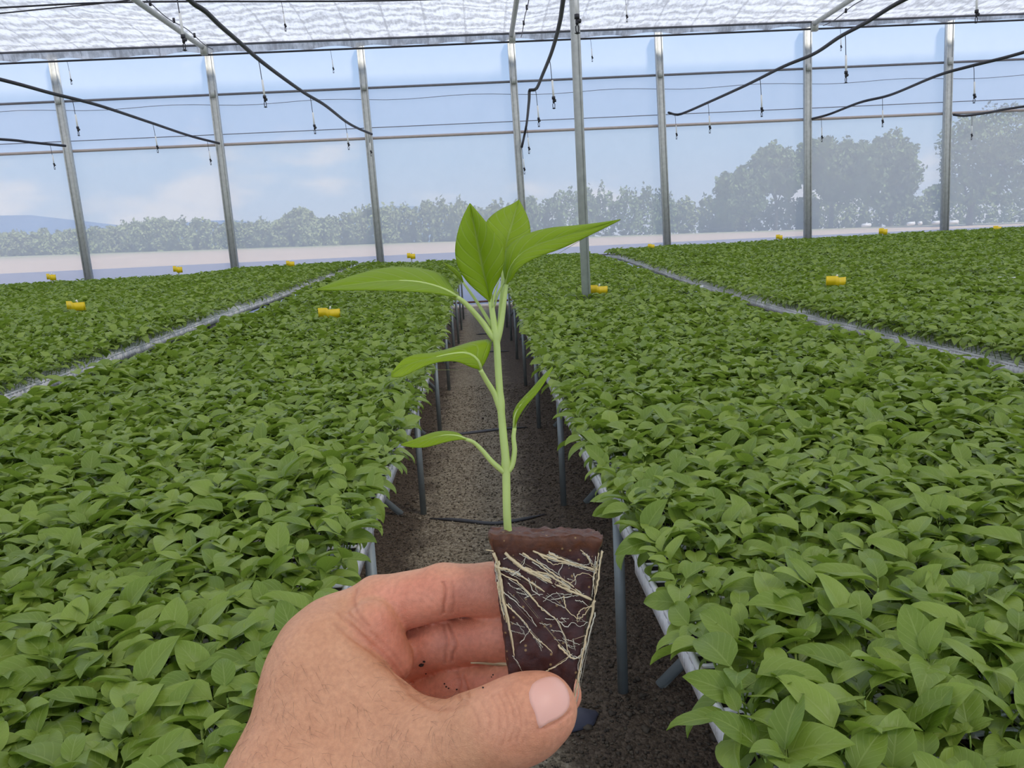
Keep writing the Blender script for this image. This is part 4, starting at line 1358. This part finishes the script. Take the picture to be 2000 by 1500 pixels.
# roots over the plug face
RT = [([(1365, 200), (1410, 240), (1480, 290), (1560, 330), (1640, 365), (1720, 400), (1790, 430)], .55), ([(1320, 270), (1400, 290), (1500, 350), (1570, 395)], .38),
      ([(1450, 200), (1530, 250), (1600, 300), (1680, 350), (1740, 400)], .40), ([(1480, 290), (1560, 300), (1640, 345), (1700, 380), (1760, 420)], .42), ([(1430, 260), (1520, 300), (1600, 345), (1690, 395)], .34),
      ([(1500, 190), (1560, 215), (1640, 240), (1740, 265), (1815, 280)], .42), ([(1580, 200), (1660, 235), (1760, 270), (1812, 290)], .35), ([(1530, 205), (1600, 255), (1650, 250), (1720, 262)], .28),
      ([(1310, 200), (1330, 250), (1345, 330), (1355, 420), (1380, 520), (1400, 620), (1412, 700)], .50), ([(1335, 240), (1338, 330), (1345, 420)], .38), ([(1325, 260), (1350, 360), (1362, 450), (1375, 540)], .34),
      ([(1345, 300), (1430, 345), (1500, 420), (1560, 485), (1620, 530), (1655, 600), (1670, 670), (1690, 710)], .30), ([(1360, 390), (1430, 450), (1480, 500), (1520, 560)], .20), ([(1370, 450), (1430, 505), (1470, 550), (1500, 600), (1560, 650), (1600, 690)], .24),
      ([(1800, 430), (1790, 500), (1765, 600), (1742, 700), (1725, 800), (1705, 900), (1690, 985)], .42), ([(1840, 190), (1828, 260), (1818, 340), (1802, 430)], .42), ([(1822, 200), (1815, 260), (1800, 330), (1806, 400)], .28),
      ([(1735, 185), (1765, 215), (1790, 260), (1815, 285)], .24), ([(1560, 782), (1610, 755), (1650, 730), (1690, 695)], .26), ([(1625, 650), (1660, 685), (1700, 715), (1735, 700), (1755, 660), (1760, 600)], .33),
      ([(1650, 410), (1665, 470), (1690, 500), (1730, 520), (1770, 480), (1795, 440)], .24), ([(1795, 460), (1750, 470), (1722, 500), (1720, 540)], .26), ([(1640, 330), (1690, 345), (1720, 310), (1760, 300), (1800, 320)], .22),
      ([(1590, 430), (1640, 420), (1700, 410), (1750, 400)], .20), ([(1480, 320), (1500, 380), (1560, 420), (1620, 450), (1660, 470)], .18), ([(1440, 640), (1470, 600), (1490, 570)], .16), ([(1500, 600), (1530, 640), (1545, 680)], .14),
      ([(1700, 300), (1710, 350), (1690, 400)], .16), ([(1710, 430), (1745, 440), (1770, 460)], .2), ([(1550, 440), (1600, 400), (1650, 400)], .15), ([(1620, 520), (1660, 560), (1700, 540), (1730, 560), (1770, 540)], .18),
      ([(1755, 640), (1730, 720), (1722, 770), (1740, 790)], .18), ([(1400, 310), (1440, 280), (1470, 215)], .18), ([(1360, 230), (1390, 215)], .2), ([(1590, 580), (1640, 585), (1665, 620)], .17), ([(1402, 700), (1430, 740), (1450, 780)], .15),
      ([(1650, 250), (1630, 300), (1660, 340)], .16), ([(1775, 215), (1780, 250), (1740, 262)], .18), ([(1560, 520), (1600, 525), (1640, 520), (1680, 522)], .13), ([(1460, 420), (1520, 400), (1580, 410)], .13),
      ([(1310, 190), (1270, 185)], .25)]
for pts_, r_ in list(RT[:20]):
    for q_ in range(3 if r_ > .3 else 1):
        ox, oy = rng.normal(0, 9), rng.normal(0, 9); a0, a1 = sorted(rng.uniform(0, 1, 2)); a1 = min(1, a1 + .3)
        cc_ = crom(np.array(pts_, float), 12)[int(a0 * 8):int(a1 * 12)]
        if len(cc_) < 3:
            continue
        RT.append(([(x_ + ox + rng.normal(0, 3), y_ + oy + rng.normal(0, 3)) for x_, y_ in cc_[::2]] if len(cc_) > 4 else [tuple(c_) for c_ in cc_], r_ * .5))
for k in range(26):
    u0, v0 = rng.uniform(.05, .95), rng.uniform(.10, .75) ** 1.1
    an = rng.uniform(.1, 1.3); pts = []
    L = rng.uniform(25, 80)
    xl = np.interp(v0, [0, 1], [1305, 1405]); xr = np.interp(v0, [0, 1], [1838, 1690])
    x_, y_ = xl + u0 * (xr - xl), 130 + v0 * 780
    for s_ in range(4):
        pts.append((min(max(x_, xl + 4), xr - 4), y_)); an += rng.normal(0, .22); x_ += math.cos(an) * L / 3; y_ += math.sin(an) * L / 3
    RT.append((pts, rng.uniform(.07, .16)))
M['root'] = simple('cream_roots', (.66, .53, .30), .45, var=.25, nscale=150)
M['root2'] = simple('white_roots', (.62, .58, .44), .35, var=.2, nscale=150)
for gi, nm in ((0, 'root'), (1, 'root')):
    pass
bA, bB = MB(), MB()
for j, (pts, r) in enumerate(RT):
    pp = z1(*pts); c_ = crom(pp, 5 * len(pp)); m = len(c_)
    w = []
    for (x, y) in c_:
        v = (y - 1050) / 350.; xl = 958 + 45 * v; xr = 1177 - 63 * v; u = (x - xl) / (xr - xl)
        uu = min(max(u, -.015), 1.012)
        p = tri_map(uu, max(0, min(1, v)), 0.0); dd = .2446 - .0003 - .00012 * r
        edge = min(abs(uu), abs(1 - uu))
        w.append(C(x, y, dd + (.0004 if edge < .04 else 0)) + np.array([rng.normal(0, .00010), rng.normal(0, .00010), rng.normal(0, .00008)]))
    w = np.array(w); rad = r * .82 / 1000 * (1 + .25 * np.sin(np.linspace(0, 9, m) + j)) * np.linspace(1.05, .55, m)
    (bA if r > .21 else bB).tube(c2w(w) - SO, rad, 7)
bA.obj('main_roots', M['root'], seedling, smooth=True)['label'] = 'thick cream roots netting the plug'
bB.obj('fine_roots', M['root2'], seedling, smooth=True)['label'] = 'thin whitish root threads'
# loose root lying across the finger gap left of the plug
w = []
for x, y in z2((1310, 1002), (1400, 1004), (1500, 1012), (1600, 1010), (1690, 1024)):
    h_ = skin_hit(x, y); w.append((h_ if h_ is not None else C(x, y, .275)) + np.array([0, 0, -.0005]))
b = MB(); b.tube(c2w(crom(w, 14)) - SO, np.linspace(.0003, .0007, 14), 7); b.obj('loose_root', M['root'], seedling, smooth=True)['label'] = 'loose root strand lying on the fingers'

# stem
sp2 = [(993, 1050, .262), (990, 1000, .262), (988, 905, .262), (983, 850, .262), (978, 792, .262), (973, 720, .262), (969, 655, .262), (963, 610, .262), (959, 575, .262)]
b = MB(); cs = crom([C(*q) for q in sp2], 60); sh = np.linspace(0, 1, 60)
rad = np.interp(sh, [0, .04, .28, .30, .32, .52, .55, .60, .80, .83, .86, 1], [1.6, 1.32, 1.35, 1.65, 1.38, 1.22, 1.5, 1.2, 1.15, 1.5, .9, .6]) / 1000
b.tube(c2w(cs) - SO, rad, 16); b.obj('stem', M['held_stem'], seedling, smooth=True)


def bl(edgeA, mid_, edgeB, name, label, pet=None, rp=(.8, .55), n=22, bulge=.0012, mat='held_leaf'):
    """leaf blade from its two edges and midrib, each (x, y, depth), tip last; petiole as sub-part-free child"""
    A_ = crom([C(*q) for q in edgeA], n); Mm = crom([C(*q) for q in mid_], n); B_ = crom([C(*q) for q in edgeB], n)
    V_, U_, Q_ = [], [], []
    ks = 6
    for i in range(n):
        tt = i / (n - 1)
        for j in range(-ks, ks + 1):
            s_ = abs(j) / ks; E = A_[i] if j < 0 else B_[i]
            p = Mm[i] * (1 - s_) + E * s_
            ph = (tt * 7 - s_ * 2.2) % 1
            q = 4 * s_ * (1 - s_) * math.sin(math.pi * tt) ** .5
            p = p + np.array([0, 0, -1]) * bulge * q * (1 - .5 * s_) + np.array([0, 0, 1]) * .00035 * q * math.exp(-((min(ph, 1 - ph)) / .10) ** 2)
            V_.append(p); U_.append(((j / ks + 1) / 2, tt))
    k = 2 * ks + 1
    Q_ = [(i * k + j, i * k + j + 1, (i + 1) * k + j + 1, (i + 1) * k + j) for i in range(n - 1) for j in range(2 * ks)]
    V_ = np.array(V_)
    top_n = len(V_)
    o = link(name, mesh_from(name, c2w(V_) - SO, Q_, uv=U_, mats=[M[mat]], smooth=True), seedling); o['label'] = label
    sm = o.modifiers.new('thickness', 'SOLIDIFY'); sm.thickness = .00028; sm.offset = 0
    b_ = MB(); b_.tube(c2w(Mm[:-2] + np.array([0, 0, .0004])) - c2w(Mm[0]), np.linspace(rp[1], .12, n - 2) / 1000, 7)
    o2 = b_.obj('midrib', M['held_stem'], o, smooth=True); o2.location = c2w(Mm[0]) - SO
    if pet:
        b_ = MB(); cc = crom([C(*q) for q in pet], 18); b_.tube(c2w(cc) - c2w(Mm[0]), np.linspace(rp[0], rp[1], 18) / 1000, 10)
        o3 = b_.obj('petiole', M['held_stem'], o, smooth=True); o3.location = c2w(Mm[0]) - SO
    return o


bl([(957, 590, .262), (935, 572, .260), (912, 550, .258), (897, 526, .256), (889, 496, .255), (892, 462, .254), (902, 428, .255), (917, 398, .256)],
   [(957, 590, .262), (952, 560, .2615), (944, 530, .2605), (938, 500, .2595), (932, 470, .258), (926, 440, .257), (921, 418, .2565), (918, 397, .256)],
   [(957, 590, .262), (964, 565, .260), (975, 545, .258), (983, 520, .256), (984, 490, .2555), (966, 455, .2555), (944, 427, .2555), (919, 398, .256)],
   'leaf', 'upright central leaf facing the viewer', [(966, 650, .262), (962, 622, .262), (957, 590, .262)], (1.0, .6))
bl([(985, 502, .276), (968, 474, .276), (954, 450, .277), (950, 434, .279), (962, 420, .281), (980, 408, .283), (1000, 399, .285), (1013, 391, .286)],
   [(985, 502, .276), (988, 480, .277), (993, 460, .278), (999, 442, .280), (1004, 425, .2815), (1008, 410, .283), (1011, 400, .285), (1013, 390, .286)],
   [(985, 502, .276), (1012, 490, .276), (1030, 474, .277), (1036, 456, .278), (1034, 436, .280), (1028, 418, .282), (1020, 402, .284), (1014, 391, .286)],
   'leaf', 'rear leaf rising behind the central leaf', [(975, 640, .264), (980, 570, .270), (985, 502, .276)], (.8, .5))
bl([(989, 556, .262), (983, 530, .262), (983, 503, .263), (995, 478, .264), (1025, 459, .264), (1070, 446, .262), (1120, 441, .259), (1165, 436, .256), (1212, 429, .253)],
   [(989, 556, .262), (993, 532, .2605), (1003, 512, .260), (1022, 493, .260), (1052, 478, .2595), (1090, 466, .258), (1130, 454, .2565), (1170, 443, .255), (1211, 429, .253)],
   [(989, 556, .262), (1001, 545, .259), (1010, 528, .257), (1030, 512, .256), (1058, 499, .2555), (1095, 486, .255), (1135, 468, .2545), (1172, 450, .254), (1211, 430, .253)],
   'leaf', 'long leaf pointing right', [(970, 668, .2622), (976, 645, .262), (981, 615, .262), (985, 585, .262), (989, 556, .262)], (1.25, .7))
bl([(892, 580, .258), (880, 556, .262), (862, 536, .265), (826, 525, .267), (781, 521, .266), (735, 526, .262), (690, 538, .257), (650, 552, .252), (618, 566, .248)],
   [(892, 580, .258), (872, 568, .257), (845, 558, .257), (812, 551, .257), (775, 549, .256), (735, 551, .254), (695, 556, .252), (655, 561, .250), (618, 566, .248)],
   [(892, 580, .258), (876, 578, .253), (850, 573, .250), (815, 570, .248), (775, 568, .247), (735, 567, .247), (695, 567, .247), (655, 567, .247), (618, 567, .248)],
   'leaf', 'long leaf pointing left', [(967, 664, .2622), (955, 648, .262), (944, 632, .262), (922, 606, .260), (906, 590, .259), (892, 580, .258)], (1.1, .75))
bl([(938, 722, .258), (950, 702, .260), (958, 680, .262), (958, 664, .264), (925, 667, .262), (888, 678, .257), (850, 688, .250), (815, 692, .244), (788, 702, .238), (764, 728, .232)],
   [(938, 722, .258), (934, 708, .256), (925, 697, .255), (908, 690, .253), (882, 692, .250), (852, 698, .246), (825, 704, .242), (800, 712, .238), (780, 722, .235), (764, 731, .232)],
   [(938, 722, .258), (924, 719, .254), (908, 712, .251), (890, 706, .248), (868, 706, .245), (845, 710, .241), (820, 720, .238), (800, 730, .235), (782, 737, .233), (765, 737, .232)],
   'leaf', 'drooping shaded leaf at mid height pointing left', [(979, 806, .262), (966, 770, .2615), (951, 745, .260), (938, 722, .258)], (1.1, .8))
bl([(910, 858, .258), (895, 846, .260), (872, 842, .261), (850, 844, .260), (828, 851, .258), (805, 860, .255), (783, 868, .253)],
   [(910, 858, .258), (892, 852, .258), (870, 851, .257), (848, 855, .256), (826, 861, .255), (804, 866, .254), (783, 869, .253)],
   [(910, 858, .258), (893, 859, .256), (872, 863, .254), (850, 869, .253), (828, 874, .253), (805, 874, .253), (784, 870, .253)],
   'leaf', 'small lower leaf pointing left', [(987, 924, .262), (962, 903, .261), (942, 880, .260), (925, 864, .259), (910, 858, .258)], (1.0, .6), bulge=.0006)
bl([(1005, 836, .262), (1002, 812, .262), (1008, 794, .262), (1020, 779, .262), (1038, 760, .262), (1060, 735, .262), (1079, 716, .262)],
   [(1005, 836, .262), (1006, 816, .261), (1013, 799, .2605), (1026, 782, .260), (1043, 764, .260), (1063, 740, .260), (1079, 717, .261)],
   [(1005, 836, .262), (1010, 822, .260), (1018, 806, .259), (1030, 789, .258), (1048, 769, .258), (1065, 745, .259), (1080, 719, .261)],
   'leaf', 'narrow folded leaf rising right', [(989, 924, .262), (1000, 909, .262), (1005, 880, .262), (1003, 855, .262), (1005, 836, .262)], (1.0, .7), bulge=.0004)
bl([(905, 552, .268), (893, 540, .269), (880, 527, .270), (867, 514, .271)], [(905, 552, .268), (896, 538, .268), (883, 525, .269), (867, 514, .271)], [(905, 552, .268), (901, 538, .267), (888, 524, .269), (868, 514, .271)],
   'leaf', 'small rear leaf tip behind the left edge', [(962, 640, .264), (935, 595, .266), (905, 552, .268)], (.7, .4), n=14, bulge=.0003)
for pts, lab in (([(966, 600, .263), (972, 575, .263), (985, 552, .264), (992, 545, .265)], 'tiny new leaf bud leaning right'), ([(962, 600, .261), (966, 575, .261), (972, 556, .261), (976, 545, .262)], 'tiny new leaf bud at the tip')):
    cc = [C(*q) for q in pts]
    b = MB(); b.tube(c2w(crom(cc, 14)) - SO, np.array([.4, .5, .6, .7, .8, .85, .85, .8, .7, .6, .45, .35, .2, .1]) / 1000, 8, flat=.5); b.obj('leaf_bud', M['held_stem'], seedling, smooth=True)['label'] = lab
#HAND_END
# ------------------------------------------------------------------ world and sun
w = D.worlds.new('sky'); sc.world = w; w.use_nodes = True
t = w.node_tree; t.nodes.clear()
def wn(typ, inp=None, **kw):
    nd = t.nodes.new('ShaderNode' + typ)
    for k, v in kw.items():
        setattr(nd, k, v)
    for k, v in (inp or {}).items():
        if isinstance(v, bpy.types.NodeSocket):
            t.links.new(v, nd.inputs[k])
        else:
            nd.inputs[k].default_value = v
    return nd


g = wn('TexCoord').outputs['Generated']
sp = wn('SeparateXYZ', {0: g})
z = sp.outputs[2]
rp = wn('ValToRGB', {0: z}); e = rp.color_ramp.elements
e[0].position = 0.0; e[0].color = (.66, .72, .84, 1); e[1].position = .6; e[1].color = (.20, .38, .75, 1)
q = e.new(.10); q.color = (.46, .66, .92, 1); q = e.new(.28); q.color = (.30, .53, .88, 1)
mp = wn('Mapping', {'Vector': g, 'Scale': (1, 1, 2.6)})
nz = wn('TexNoise', {'Vector': mp.outputs[0], 'Scale': 5.2, 'Detail': 7., 'Roughness': .55}).outputs[0]
low_ = wn('MapRange', {0: z, 1: .02, 2: .22, 3: .20, 4: 0.0}).outputs[0]
lft = wn('MapRange', {0: sp.outputs[0], 1: .1, 2: -.5, 3: -.04, 4: .10}).outputs[0]
s1 = wn('Math', {0: nz, 1: low_}, operation='ADD').outputs[0]
s2 = wn('Math', {0: s1, 1: lft}, operation='ADD').outputs[0]
cl = wn('MapRange', {0: s2, 1: .62, 2: .80, 3: 0.0, 4: .85}, interpolation_type='SMOOTHSTEP').outputs[0]
mx = wn('Mix', {0: cl, 6: rp.outputs[0], 7: (.92, .90, .93, 1)}, data_type='RGBA')
bg = wn('Background', {0: mx.outputs[2], 1: 1.0})
o_ = wn('OutputWorld'); t.links.new(bg.outputs[0], o_.inputs[0])
sl = D.lights.new('sun', 'SUN'); so = D.objects.new('sun', sl); COL.objects.link(so)
sl.energy = 4.4; sl.angle = .16; sl.color = (1, .93, .84)
sd = Vector((.42, -.44, .80)).normalized()
so.rotation_euler = sd.to_track_quat('Z', 'Y').to_euler(); so.location = (0, 0, 20)

vs = sc.view_settings; vs.view_transform = 'Standard'; vs.look = 'None'; vs.gamma = 1.0; vs.use_curve_mapping = False; vs.exposure = 0.40
cy = sc.cycles
cy.use_denoising = True; cy.max_bounces = 8; cy.transparent_max_bounces = 16; cy.diffuse_bounces = 4; cy.sample_clamp_indirect = 8
